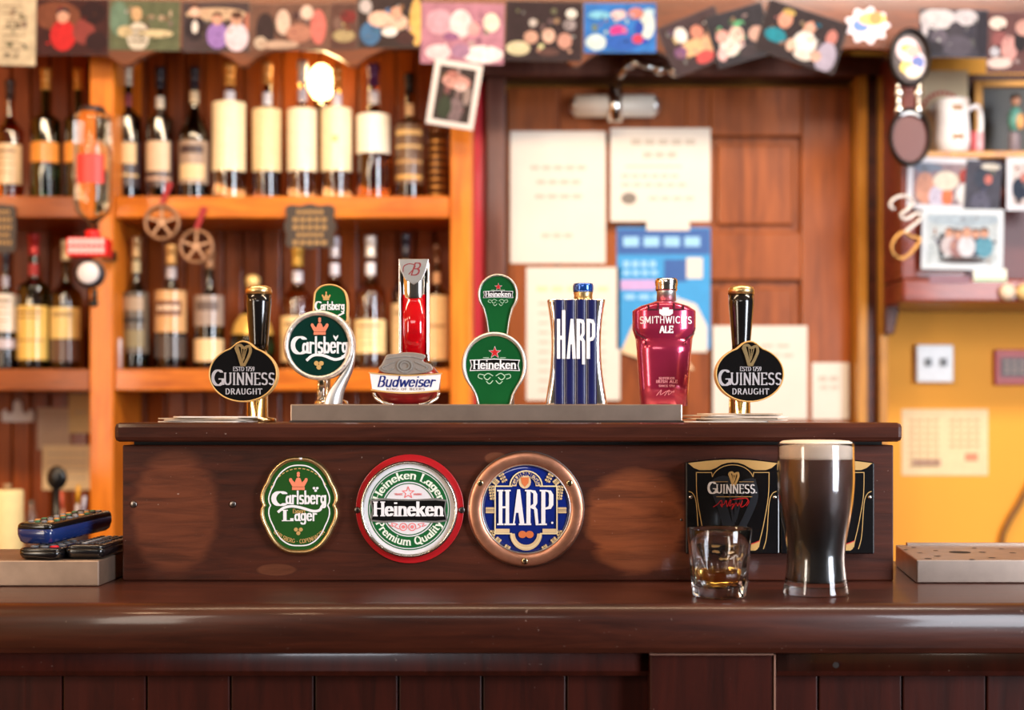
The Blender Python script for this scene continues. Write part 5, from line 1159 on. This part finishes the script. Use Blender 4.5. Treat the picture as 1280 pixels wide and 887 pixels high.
mat_stack(918, 6, 11, 1.60, '', 'beer mats on the right of the housing', [('lowest beer mat of the right pile', -.014, 0), ('beer mat second from the bottom of the right pile', .006, 0), ('beer mat third from the bottom of the right pile', -.010, 0), ('beer mat third from the top of the right pile', .008, 0), ('beer mat second from the top of the right pile', -.012, 0), ('topmost beer mat of the right pile', .012, 0)])

# ================================================================== BADGES ON THE HOUSING FRONT
D = DF; f = Face(D); s = f.s
def screw(px, py, t, y, r=3.4, m=None):
    c = W(px, py, D); M = Matrix.Translation((c[0], y, c[2])) @ Matrix.Rotation(PI/2, 4, 'X')
    b = MB(); b.caps([(r*s, 0), (r*s, .0008), (r*s*.7, .0014)], 0, 0, 16, M=M); o_ = b.build('screw', m or M_screw, t)
    b = MB(); b.box(c[0]-r*s*.12, c[0]+r*s*.12, y-.0016, y-.0013, c[2]-r*s*.8, c[2]+r*s*.8); b.build('slot', M_blackp, o_)
# oval green badge
hf = [(0,-61),(15,-59),(28,-51),(37,-40),(41.5,-30),(45.5,-23),(49,-13),(48.6,-5),(46.4,0),(48.6,5),(49,13),(46.5,22),(42,31),(37,41),(28,52),(15,59.5),(0,61)]
outl = hf+[(-a, c) for a, c in hf[::-1][1:-1]]
O = smooth_loop([(375+a, 631+c) for a, c in outl], 4)
def scl(O, k, cx, cy, ky=None): return [(cx+(a-cx)*k, cy+(c-cy)*(ky or k)) for a, c in O]
t = thing('oval_beer_badge', 'green oval badge with a wavy gold rim, leftmost on the housing', 'badge', W(375, 692, D), 'beer badges on the housing')
b = MB(); b.ring(f.pts(O), f.pts(scl(O, .88, 375, 631, .90)), D-.006, D, dome=.003); b.build('rim', M_gold, t)
b = MB(); b.prism(f.pts(scl(O, .885, 375, 631, .905)), D-.006, D-.0005); bd = b.build('face', M_badgegreen, t); y = D-.006
b = MB(); line2d(b, f.pts(scl(O, .77, 375, 631, .82)), 1.5*s, y-.0004, y, closed=True)
f.text(b, 'arlsberg', 383.5, 629, 51, 16, y, w=.2); f.text(b, 'C', 350.5, 631, 19, 17, y, w=.26)
line2d(b, f.pts(smooth_line([(349,639),(356,634),(366,632),(378,634),(392,638),(400,637),(403,633),(406,627)], 4)), 3.2*s, y-.0004, y)
f.text(b, 'ager', 383, 650, 28, 14, y, w=.19); f.text(b, 'L', 361, 650, 13, 13, y, w=.22, serif=.2)
for q in ((393.5,609.5),(397.5,609.5),(395.5,612.6)): b.prism(f.ell(q[0], q[1], 1.7, 1.7, 8), y-.0004, y, back=False)
b.build('lettering', M_white, bd)
b = MB(); crown(b, *f.p((374, 603)), 23*s, y-.0008, y); b.build('crown', M_salmon, bd)
b = MB(); f.arct(b, 'CARLSBERG * COPENHAGEN', 375, 633, 45, 72, 4.8, y, top=False, w=.17)
f.text(b, 'Export', 375, 640.5, 16, 5, y, w=.18)
for q in ((371,661),(377,661),(374,665.5)): b.prism(f.ell(q[0], q[1], 2.6, 2.6, 8), y-.0006, y, back=False)
b.build('gold_lettering', M_goldp, bd)
b = MB()
for k in range(16):
    a = math.radians(-152+k*7.6); line2d(b, f.pts([(375+40*math.cos(a), 631+46*math.sin(a)), (375+40*math.cos(a+.07), 631+46*math.sin(a+.07))]), 1.2*s, y-.0003, y)
b.build('fine_print', M_goldp, bd)
b = MB(); b.caps([(.0022, Z(571.6, D)-.002), (.0022, Z(571.6, D))], X(377, D), D-.0075, 12); b.build('rim_pin', M_white, t)

# round red and green badge
t = thing('round_beer_badge', 'round green and white badge in a chrome ring on a red plate', 'badge', W(512, 704, D), 'beer badges on the housing')
b = MB(); b.prism(f.ell(512.5, 635.5, 67.5, 68, 64), D-.003, D); b.build('red_plate', M_redplate, t, .0006)
c = f.p((512, 635.5))
b = MB(); b.ring(ell(c[0], c[1], 61*s, 60.5*s, 64), ell(c[0], c[1], 55.5*s, 55.5*s, 64), D-.009, D-.003, dome=.004); b.build('chrome_ring', M_chrome, t)
b = MB(); b.prism(ell(c[0], c[1], 55.8*s, 55.8*s, 64), D-.0085, D-.003); fa = b.build('face', mat('badge_white', (222,218,220), .2, coat=.4), t); y = D-.0085
def rg_(ro, ri, m, lift, nm):
    b = MB(); b.ring(ell(c[0], c[1], ro*s, ro*s, 64), ell(c[0], c[1], ri*s, ri*s, 64), y-lift, y); b.build(nm, m, fa)
rg_(51, 49.6, M_green2, .0003, 'thin_green_ring'); rg_(48.4, 34.2, M_green2, .0003, 'green_band'); rg_(32.6, 31.4, M_green2, .0003, 'thin_green_ring')
b = MB(); f.arct(b, 'Heineken Lager', 512, 635.5, 37.6, 97, 9.6, y-.0003, top=True, w=.19, serif=.12); b.build('ring_lettering', mat('pale_lettering', (226,232,214), .4), fa); b = MB(); f.arct(b, 'Premium Quality', 512, 635.5, 44.8, 106, 9.4, y-.0003, top=False, w=.19, serif=.12); b.build('ring_lettering', mat('pale_lettering', (226,232,214), .4), fa)
b = MB(); b.prism(f.pts([(464,624),(477,621.5),(500,623),(524,623),(547,621.5),(559,624),(557,637),(560,650),(547,652.5),(524,651),(500,651),(477,652.5),(464,650),(466,637)]), y-.0010, y, back=False); b.build('banner_edge', M_silver, fa)
b = MB(); b.prism(f.pts([(466,625.5),(480,624.3),(512,625),(545,624.3),(557,625.5),(555.2,637),(558,648.5),(545,649.8),(512,649),(480,649.8),(466,648.5),(468,637)]), y-.0015, y-.0009, back=False); b.build('banner', M_black, fa)
b = MB(); f.text(b, 'Heineken', 511.5, 643.5, 87, 17, y-.0015, w=.23, serif=.18); b.build('lettering', M_white, fa)
b = MB(); cc = f.p((511, 615)); Q = [(cc[0]+(7.5 if i % 2 == 0 else 3.1)*s*math.sin(PI*i/5), cc[1]+(7.5 if i % 2 == 0 else 3.1)*s*math.cos(PI*i/5)) for i in range(10)]
line2d(b, Q, 1.0*s, y-.0004, y, closed=True); f.text(b, 'TRADE', 499, 618, 10, 2.2, y, w=.2); f.text(b, 'MARK', 523, 618, 10, 2.2, y, w=.2)
for q in ((505,657.5),(516,657.5)): cc = f.p(q); b.ring(ell(cc[0], cc[1], 5*s, 5*s, 24), ell(cc[0], cc[1], 3.9*s, 3.9*s, 24), y-.0004, y); b.prism(ell(cc[0], cc[1], 2.2*s, 2.2*s, 12), y-.0004, y, back=False)
for sg in (-1, 1): line2d(b, f.pts([(510.5+sg*q[0], q[1]) for q in smooth_line([(11,660),(16,657),(13,654),(20,653),(18,657),(23,655)], 4)]), .9*s, y-.0004, y)
b.build('red_print', M_pink, fa)
for (px, py) in ((577.5, 637), (447, 637)): screw(px, py, t, D-.003, 4)

# copper ringed blue badge
t = thing('copper_beer_badge', 'domed blue badge in a broad worn copper ring, nearest the housing middle', 'badge', W(657, 708, D), 'beer badges on the housing')
c = f.p((657.5, 635.5))
b = MB(); b.ring(ell(c[0], c[1], 72*s, 71.5*s, 72), ell(c[0], c[1], 55*s, 55*s, 72), D-.007, D, dome=.002); b.build('copper_ring', M_copper, t)
b = MB(); b.ring(ell(c[0], c[1], 72.8*s, 72.3*s, 72), ell(c[0], c[1], 70.4*s, 70*s, 72), D-.0045, D, dome=.0012); b.build('outer_bead', M_silver, t)
b = MB(); b.ring(ell(c[0], c[1], 56*s, 56*s, 72), ell(c[0], c[1], 53.8*s, 53.8*s, 72), D-.0065, D-.001, dome=.0015); b.build('inner_bead', M_silver, t)
b = MB(); rows = []
M = Matrix.Translation((c[0], D, c[1])) @ Matrix.Rotation(PI/2, 4, 'X')
b.lathe([(53.9*s, .001), (53.9*s, .004)]+[(53.9*s*math.cos(a*PI/2/8), .004+.0025*math.sin(a*PI/2/8)) for a in range(1, 8)]+[(1e-5, .0065)], 0, 0, 64, M=M); fa = b.build('dome', M_blue, t)
y = D-.0066
b = MB()
line2d(b, f.pts([(619,607),(640,607)]+arc(657.5,607,20,-19,180,0,14)+[(675,607),(696,607),(696,666),(677,666)]+arc(657.5,666,18,18,0,180,14)+[(638,666),(619,666)]), 1.6*s, y-.0008, y, closed=True)
b.build('outline', M_cream, fa)
b = MB(); P1 = arc(657.5,607,18,-17.5,180,0,14); P2 = arc(657.5,607,12,-12,0,180,14); 
for i in range(14): b.prism(f.pts([P1[i], P1[i+1], P2[13-i], P2[14-i]]), y-.0006, y, back=False)
b.build('ribbon', mat('ribbon_cream', (214,184,140), .4), fa); b = MB()
P1 = arc(657.5,666,20,21,0,180,14); P2 = arc(657.5,666,14,14,180,0,14)
for i in range(14): b.prism(f.pts([P1[i], P1[i+1], P2[13-i], P2[14-i]]), y-.0006, y, back=False)
b.prism(f.pts([(620,660),(637,660),(637,665),(620,665)]), y-.0006, y, back=False); b.prism(f.pts([(678,660),(695,660),(695,665),(678,665)]), y-.0006, y, back=False)
b.build('ribbon', mat('ribbon_cream', (214,184,140), .4), fa); b = MB(); b.prism(f.ell(656, 601.5, 7.5, 8.5, 24), y-.0010, y, back=False); b.build('roundel', mat('ribbon_cream', (214,184,140), .4), fa)
b = MB(); f.arct(b, 'GUINNESS', 657.5, 607, 13, 38, 4.6, y-.0006, top=True, w=.2); b.build('ribbon_lettering', M_navy, fa)
b = MB(); b.prism(f.pts([(651,596),(661,596),(660.5,603),(656,608),(652,603)]), y-.0014, y-.0010, back=False); b.prism(f.ell(653, 667, 5, 4.5, 16), y-.0012, y, back=False); b.prism(f.ell(662, 667, 5, 4.5, 16), y-.0012, y, back=False); b.build('emblem', mat('orange_emblem', (206,110,60), .4), fa)
# barley ears
b = MB()
for sg in (-1, 1):
    for (ax, ay, bx_, by_, n_) in ((30, 594, 24, 590, 0), (40, 606, 36, 600, 0)): pass
    for (x0_, y0_, ang, ln) in ((26, 602, -62, 20), (35, 604, -40, 13), (41, 624, -82, 18), (40, 637, 0, 10), (41, 662, 78, 18), (33, 672, 50, 12), (22, 681, 58, 12)):
        a = math.radians(ang); dx, dy = math.cos(a), math.sin(a)
        line2d(b, f.pts([(657.5+sg*x0_, y0_), (657.5+sg*(x0_+dx*ln), y0_+dy*ln)]), .8*s, y-.0004, y+.002)
        for k in range(5):
            q = (k+.5)/5*ln; mx_, my_ = x0_+dx*q, y0_+dy*q
            for sd in (-1, 1): b.prism(f.ell(657.5+sg*(mx_-dy*sd*2.3), my_+dx*sd*2.3, 1.5, 1.5, 8), y-.0004, y+.002, back=False)
b.build('barley', mat('barley_gold', (206,176,130), .4), fa)
# the square letters with hand drawn serifs
b = MB(); yl = y-.0004
def q_(pts): b.prism(f.pts(pts), yl-.0006, yl+.0006, back=False)
def stem(x0_, x1_, y0_=612.5, y1_=654.5): q_([(x0_, y0_), (x1_, y0_), (x1_, y1_), (x0_, y1_)])
def sf(x0_, x1_, top): q_([(x0_, 611.5), (x1_, 611.5), (x1_, 613.4), (x0_, 613.4)]) if top else q_([(x0_, 653.4), (x1_, 653.4), (x1_, 655.4), (x0_, 655.4)])
stem(623.5, 628); stem(632, 636.5); stem(628, 632, 632, 634.5); sf(621.5, 629.5, 1); sf(630.5, 638.5, 1); sf(621.5, 629.5, 0); sf(630.5, 638.5, 0)
q_([(646.5,611),(650,611),(655.5,655),(650,655),(648,640),(645,640),(643,655),(641,655)]); sf(638.5, 644.5, 0); sf(648.5, 656.5, 0)
stem(658, 663); sf(656, 664, 1); sf(656.3, 664, 0)
q_([(663,611.5),(669,612.5),(671.5,617),(671.5,628),(669,632.5),(671.5,636),(673,654),(675.5,653.4),(675.5,655.4),(669.5,655.4),(667.5,636),(663,634),(663,631.5),(666.5,629),(666.5,616),(663,613.5)])
stem(676.5, 681.5); sf(674.5, 683, 1); sf(674.5, 683.5, 0)
q_([(681.5,611.5),(688.5,612.5),(691.5,617.5),(691.5,630),(688.5,635),(681.5,636),(681.5,633.8),(685.5,632),(686,629),(686,617),(685,614.5),(681.5,613.5)])
b.prism(f.ell(690, 652.5, 1.4, 1.4, 10), yl-.0006, yl, back=False)
b.build('lettering', M_white, fa)
for (px, py) in ((600.5, 603), (711.5, 603), (656, 700)): screw(px, py, t, D-.0088, 4, M_brass)

# twin black box badges with gold arched tops
def black_badge(lbl, x0_, x1_):
    cx = (x0_+x1_)/2; hw = (x1_-x0_)/2
    t = thing('black_box_badge', lbl, 'badge', W(cx, 691, D), 'black box badges on the housing')
    DZ = D-.016; g = Face(DZ); k = D/DZ
    q = lambda a, c: (X(cx, D)+a*s, Z(c, D))
    topc = [(-hw, 577)]+[(-hw+2*hw*i/16, 577-5*math.sin(PI*i/16)) for i in range(17)]
    pl = [q(-hw, 690.5)]+[q(a, c) for a, c in topc]+[q(hw, 577), q(hw, 690.5)]
    uniq = []
    for p in pl:
        if not uniq or math.hypot(p[0]-uniq[-1][0], p[1]-uniq[-1][1]) > 1e-5: uniq.append(p)
    b = MB(); b.prism(uniq, DZ, D); cs = b.build('case', mat('badge_black', (12,11,13), .22, coat=.4), t, .0015)
    y = DZ
    b = MB(); tp = [(-hw+3+(2*hw-6)*i/16, 578-4.5*math.sin(PI*i/16)) for i in range(17)]
    lo = [(hw-14, 586.5), (26, 586.5)]+arc(0, 596, 27, -19, 15, 165, 12)+[(-26, 586.5), (-hw+14, 586.5)]
    for i in range(16): 
        a, c_ = tp[i], tp[i+1]
        def lowy(x):
            if abs(x) > 26: return min(586.5, 578+(hw-3-abs(x))*.85)
            return min(586.5, 596-19*math.sqrt(max(0, 1-(x/27)**2)))
        if lowy(a[0])-a[1] > .2 or lowy(c_[0])-c_[1] > .2:
            b.prism([q(*a), q(*c_), q(c_[0], max(c_[1]+.1, lowy(c_[0]))), q(a[0], max(a[1]+.1, lowy(a[0])))], y-.0005, y, back=False)
    b.build('gold_top', M_goldp, cs)
    b = MB(); gl = [(-hw+13.5, 660), ] 
    gl = smooth_line([(-34, 672), (-38, 655), (-44, 620), (-45, 589.5)], 5)+[(-26, 589.5)]+arc(0, 600, 26, -20, 165, 15, 12)+[(26, 589.5)]+smooth_line([(45, 589.5), (44, 620), (38, 655), (34, 672), (32, 682)], 5)
    line2d(b, [q(*p) for p in gl], .9*s, y-.0005, y)
    for sg in (-1, 1): line2d(b, [q(sg*p[0], p[1]) for p in smooth_line([(hw-4, 613), (hw-9, 616), (hw-13, 628), (42, 668), (38, 684)], 5)], .9*s, y-.0005, y)
    line2d(b, [q(-24, 601), q(-6, 601)], .6*s, y-.0005, y); line2d(b, [q(8, 601), q(26, 601)], .6*s, y-.0005, y); line2d(b, [q(-20, 619.5), q(24, 619.5)], .8*s, y-.0005, y)
    hc = q(1, 597); harp(b, hc[0], hc[1], 15*s, y-.0010, y, 2.4*s); b.build('gold_lines', M_goldp, cs)
    b = MB(); b.prism([q(*p) for p in smooth_line([(-33, 682), (-5, 681), (20, 679), (33, 674.5)], 4)+[(31, 684), (28, 686), (-28, 686), (-31, 684)]], y-.0005, y, back=False); b.build('gold_base', M_goldp, cs)
    b = MB(); line2d(b, [q(*p) for p in smooth_line([(-32, 681.5), (-5, 680.5), (20, 678.5), (33, 674)], 4)], 1*s, y-.0009, y-.0004); b.build('red_line', M_red, cs)
    b = MB(); hc = q(0, 632); harp(b, hc[0], hc[1], 68*s, y-.0002, y, 8*s); b.build('ghost_harp', mat('ghost_grey', (34,37,44), .35), cs)
    b = MB(); c_ = q(4, 615); text(b, 'UINNESS.', c_[0]+1*s, c_[1], 51*s, 10.5*s, y-.0010, y-.0003, w=.17, serif=.13, track=.05); c2 = q(-25, 615.5); text(b, 'G', c2[0], c2[1], 12.5*s, 14*s, y-.0010, y-.0003, w=.2); b.build('lettering', M_white, cs)
    b = MB()
    sg_ = smooth_line([(-24,632),(-19,629),(-14,624),(-13,632),(-15,629),(-11,629),(-8,624),(-7,632),(-4,625),(-2,624),(-4,631),(1,628),(-1,635),(4,627),(6,631),(8,627),(10,631),(12,624),(10,632),(15,630),(19,624),(17,621),(12,622),(0,623),(14,621),(20,625),(17,631)], 4)
    line2d(b, [q(*p) for p in sg_], .75*s, y-.0010, y-.0003); b.build('signature', M_red, cs)
    for sg in (-1, 1):
        p = q(sg*(hw-6), 620); M = Matrix.Translation((p[0], y, p[1])) @ Matrix.Rotation(PI/2, 4, 'X'); b = MB(); b.caps([(2.6*s, 0), (2.4*s, .001), (1.2*s, .0018)], 0, 0, 14, M=M); b.build('screw', M_chrome, cs)
    return t
black_badge('black box badge with a gold arched top, behind the whiskey tumbler', 855, 971)
black_badge('black box badge with a gold arched top, mostly hidden by the pint', 972.5, 1088.5)
for (px, py, r) in ((852.5, 649, 1.6), (700, 662, 1.0)):
    pass

# ================================================================== ON THE BAR
# drip trays
def tray(name, label, pl, z0, z1, m, holes=None):
    xs = [p[0] for p in pl]; ys = [p[1] for p in pl]
    t = thing(name, label, 'drip tray', ((min(xs)+max(xs))/2, (min(ys)+max(ys))/2, z0), 'steel drip trays on the bar')
    b = MB(); k = len(pl); n = b.add([(p[0], p[1], z0) for p in pl]+[(p[0], p[1], z1) for p in pl])
    b.face([n+i for i in range(k)][::-1]); b.face([n+k+i for i in range(k)])
    for i in range(k): j = (i+1) % k; b.face([n+i, n+j, n+k+j, n+k+i])
    b.build('pan', m, t, .0015); return t
zt1 = ZC+.0275
tray('drip_tray', 'steel drip tray at the left end of the bar under the remotes', [(-1.0, 1.497), (-.4347, 1.497), (-.4347, 1.625), (-1.0, 1.625)], ZC+.0002, zt1, M_steel2)
zt2 = ZC+.0255
t = tray('drip_tray', 'perforated steel drip tray at the right end of the bar', [(.4335, 1.524), (1.05, 1.524), (1.05, 1.70), (.4585, 1.70)], ZC+.0002, zt2, M_steel)
b = MB()
for (px, py, r) in ((1160,698,.004),(1150,691,.003),(1142,684,.003),(1172,695,.004),(1200,690,.012),(1228,690,.004),(1240,697,.004),(1218,685,.003),(1170,688,.003),(1252,686,.003),(1266,691,.004),(1132,687,.003),(1215,699,.003)):
    dd = (CZ-zt2)*F/(py-HY); cx_ = X(px, dd)
    pp = ell(cx_, 0, r, r, 16); n = b.add([(p[0], dd+p[1], zt2+.0003) for p in pp]); b.face([n+i for i in range(16)])
b.build('drain_holes', mat('hole_black', (8,7,7), .6), t)
b = MB(); b.box(.47, 1.03, 1.690, 1.697, zt2+.0001, zt2+.003); b.build('back_lip', M_steel, t)

# remotes
def remote(label, x0, y0, yaw, w, L, z0, z1, body, side, btn, tiltv=0, rows=9, cols=4, red=False):
    M = Matrix.Translation((x0, y0, z0)) @ Matrix.Rotation(-math.radians(yaw), 4, 'Z') @ Matrix.Rotation(math.radians(tiltv), 4, 'X')
    h = z1-z0
    cpt = M @ Vector((w/2, L/2, 0))
    t = thing('remote_control', label, 'remote control', (cpt.x, cpt.y, z0), 'remote controls on the left tray')
    # shell: rounded outline lofted
    def outline(i_, z):
        r = .008; P = []
        for (qx, qy, a0) in ((w-r, L-r, 0), (r, L-r, 90), (r, r, 180), (w-r, r, 270)): P += arc(qx, qy, r, r, a0, a0+90, 4)
        cx_, cy_ = w/2, L/2
        return [tuple(M @ Vector((cx_+(p[0]-cx_)*(1-i_/ (w/2)), cy_+(p[1]-cy_)*(1-i_/(L/2)), z))) for p in P]
    def shell(levels, m, nm, par):
        b = MB(); R = [outline(i_, z) for i_, z in levels]; k = len(R[0]); n = b.add([q for r in R for q in r])
        for a in range(len(R)-1):
            for i in range(k): j = (i+1) % k; b.face([n+a*k+i, n+a*k+j, n+(a+1)*k+j, n+(a+1)*k+i], True)
        b.face([n+i for i in range(k)][::-1]); b.face([n+(len(R)-1)*k+i for i in range(k)]); return b.build(nm, m, par)
    shell([(.005, 0), (.002, h*.12), (0, h*.45), (0, h*.72)], side, 'underside', t)
    tp = shell([(.0002, h*.722), (.0004, h*.86), (.002, h*.97), (.004, h)], body, 'top_shell', t)
    bset = {}
    for r in range(rows):
        for c_ in range(cols):
            bx = w*.14+(w*.72)*(c_+.5)/cols; by = L*.08+L*.84*(r+.5)/rows; mm = btn[(r*3+c_) % len(btn)]
            if red and r == 0: mm = M_redbtn if c_ == cols-1 else btn[0]
            bset.setdefault(mm.name, (mm, MB()))[1].caps([(w*.72/cols*.42, 0), (w*.72/cols*.42, .0008), (w*.72/cols*.30, .0013)], 0, 0, 10, M=M @ Matrix.Translation((bx, by, h)) @ Matrix.Scale(1.0, 4))
    for nm in bset: bset[nm][1].build('buttons', bset[nm][0], tp)
    return t
M_redbtn = mat('red_button', (206,30,40), .4)
B1 = mat('button_grey', (120,120,124), .4); B2 = mat('button_green', (60,110,80), .4); B3 = mat('button_amber', (190,130,70), .4); B4 = mat('button_dark', (40,38,42), .3)
M_blueshell = mat('blue_plastic', (24,42,92), .22, coat=.4); M_bk2 = mat('remote_black', (12,12,14), .22, coat=.3)
zr = zt1+.0003
remote('small flat black remote with a red button under the blue one', -.5225, 1.501, 8, .046, .100, zr, zr+.0125, M_bk2, M_bk2, [B1], rows=5, cols=3, red=True)
remote('black remote lying lowest, against the side of the tap housing', -.4745, 1.506, 2, .042, .112, zr, zr+.0155, M_bk2, M_bk2, [B4, B1, B4], rows=8, cols=4)
remote('blue and black remote resting across the other two remotes', -.530, 1.516, 14, .043, .132, zr+.0152, zr+.0375, M_bk2, M_blueshell, [B1, B2, B1, B3, B4], tiltv=2.8, rows=9, cols=4)

# pint of stout
DP_ = 1.438; cx = X(1020, DP_); sp = DP_/F; zc = lambda y: Z(y, DP_)
t = thing('pint_of_stout', 'full pint of black stout with a cream head in front of the badges', 'pint glass', (cx, DP_, ZC), None)
M_glass = mat('clear_glass', (250,250,250), .02, 0, 1, 0, 1.48, var=0)
Hs = Z(554, DP_)-ZC
def yz(py): return ZC+Hs*(747-py)/(747-554.0)
outer = [(40.5, 747), (41, 745), (40.5, 741), (39, 734), (37.6, 722), (36.4, 710), (35.8, 700), (36.4, 688), (38.2, 674), (41, 658), (43.8, 642), (46, 625), (47.4, 608), (47.8, 596), (47.6, 584), (47.2, 570), (47, 554)]
outer = smooth_line([(a, c) for a, c in outer], 3)
ow = [(r*sp, yz(y)) for r, y in outer]
ow[0] = (ow[0][0]-.001, ZC+.0003)
th = .0016
inner = [(r-th, z) for r, z in ow if z > yz(731)]
foam_z0, foam_z1 = yz(574), yz(553)
gl_p = [(1e-5, ZC+.0003)]+ow+[(ow[-1][0]-.0008, ow[-1][1]+.0004)]+[(r, z) for r, z in inner[::-1]]+[(1e-5, yz(732))]
MB().lathe(gl_p, cx, DP_, 64).build('glass', mat('frosted_pint_glass', (250,250,250), .06, 0, 1, 0, 1.48, var=0), t)
# stout with settling gradient
m, nt, bs = base('stout'); MATS['stout'] = m
tc = nt.nodes.new('ShaderNodeTexCoord'); sx = nt.nodes.new('ShaderNodeSeparateXYZ'); nt.links.new(tc.outputs['Object'], sx.inputs[0])
nn_ = nt.nodes.new('ShaderNodeTexNoise'); nn_.inputs['Scale'].default_value = 30; nt.links.new(tc.outputs['Object'], nn_.inputs['Vector'])
ma = nt.nodes.new('ShaderNodeMath'); ma.operation = 'MULTIPLY_ADD'; ma.inputs[1].default_value = .03; nt.links.new(nn_.outputs['Fac'], ma.inputs[0]); nt.links.new(sx.outputs['Z'], ma.inputs[2])
rp = nt.nodes.new('ShaderNodeMapRange'); rp.inputs['From Min'].default_value = .075; rp.inputs['From Max'].default_value = .165; nt.links.new(ma.outputs[0], rp.inputs['Value'])
mx = nt.nodes.new('ShaderNodeMix'); mx.data_type = 'RGBA'; mx.inputs[6].default_value = lin((13,8,8)); mx.inputs[7].default_value = lin((92,54,40)); nt.links.new(rp.outputs[0], mx.inputs[0]); nt.links.new(mx.outputs[2], bs.inputs['Base Color'])
bs.inputs['Roughness'].default_value = .35
st = [(r-.0002, z) for r, z in inner if z < foam_z0]
MB().caps([(st[0][0], yz(731)+.0003)]+st+[(st[-1][0], foam_z0)], cx, DP_, 64).build('stout', m, t)
fo = [(r-.0002, z) for r, z in inner if z >= foam_z0 and z < yz(556)]
fr = fo[-1][0]
MB().caps([(fo[0][0], foam_z0+.0002)]+fo+[(fr*.99, yz(552.5)), (fr*.9, yz(550.5)), (fr*.6, yz(549.5)), (fr*.2, yz(549.2))], cx, DP_, 64).build('foam', mat('stout_foam', (228,206,186), .6, var=.05, scale=120), t)

# whiskey tumbler
DT = 1.418; cx = X(899.5, DT); sp = DT/F; Ht = Z(660, DT)-ZC
def tz(py): return ZC+.0003+Ht*(750-py)/90.0
t = thing('whiskey_tumbler', 'small faceted tumbler with a finger of amber whiskey', 'tumbler', (cx, DT, ZC))
def facet(mb, rows, n, cx, cy):
    """rows (r, z, f): f=1 gives flat scallops of n sides, f=0 gives a round"""
    k = n*6; R = []
    for (r, z, f_) in rows:
        row = []
        for i in range(k):
            a = 2*PI*i/k; u = (i % 6)/6-.5; am = (2*PI/n)*u; fl = math.cos(PI/n)/math.cos(am)
            rr = r*((1-f_)+f_*fl*1.01); row.append((cx+rr*math.cos(a), cy+rr*math.sin(a), z))
        R.append(row)
    b0 = mb.add([q for q_ in R for q in q_])
    for a in range(len(R)-1):
        for i in range(k): j = (i+1) % k; mb.face([b0+a*k+i, b0+a*k+j, b0+(a+1)*k+j, b0+(a+1)*k+i], R is not None)
def rr(y): return (33.5+(40.5-33.5)*(750-y)/90.0)*sp
rows = [(1e-5, tz(750), 0), (rr(750)*.93, tz(750), 0), (rr(749), tz(748), .6), (rr(740), tz(740), 1.6), (rr(715), tz(715), 1.8), (rr(703), tz(703), 1.6), (rr(697), tz(697), .4), (rr(694), tz(694), 0), (rr(680), tz(680), 0), (rr(662), tz(662), 0), (rr(660)-.0006, tz(660), 0), (rr(661)-.0018, tz(661), 0), (rr(680)-.0020, tz(680), 0), (rr(700)-.0034, tz(700), 0), (rr(720)-.0042, tz(720), 0), (rr(736)-.0050, tz(735), 0), (rr(738)*.6, tz(738.5), 0), (1e-5, tz(739), 0)]
b = MB(); facet(b, rows, 10, cx, DT); b.build('glass', M_glass, t)
b = MB(); b.caps([(rr(736)*.55, tz(738.2)), (rr(736)-.0052, tz(734.6)), (rr(724)-.0046, tz(724)), (rr(714)-.0042, tz(714.5))], cx, DT, 48); b.build('whiskey', mat('amber_whiskey', (255,205,104), .02, 0, 1, 0, 1.36, var=0), t)

# small marks on the bar: bright pin heads in the housing wood
for (px, py, lb) in ((851.5, 649.5, 0),):
    c = W(px, py, D); M = Matrix.Translation(c) @ Matrix.Rotation(PI/2, 4, 'X'); b = MB(); b.caps([(.0014, 0), (.0012, .001)], 0, 0, 10, M=M); o_ = b.build('pin', M_screw, hs)
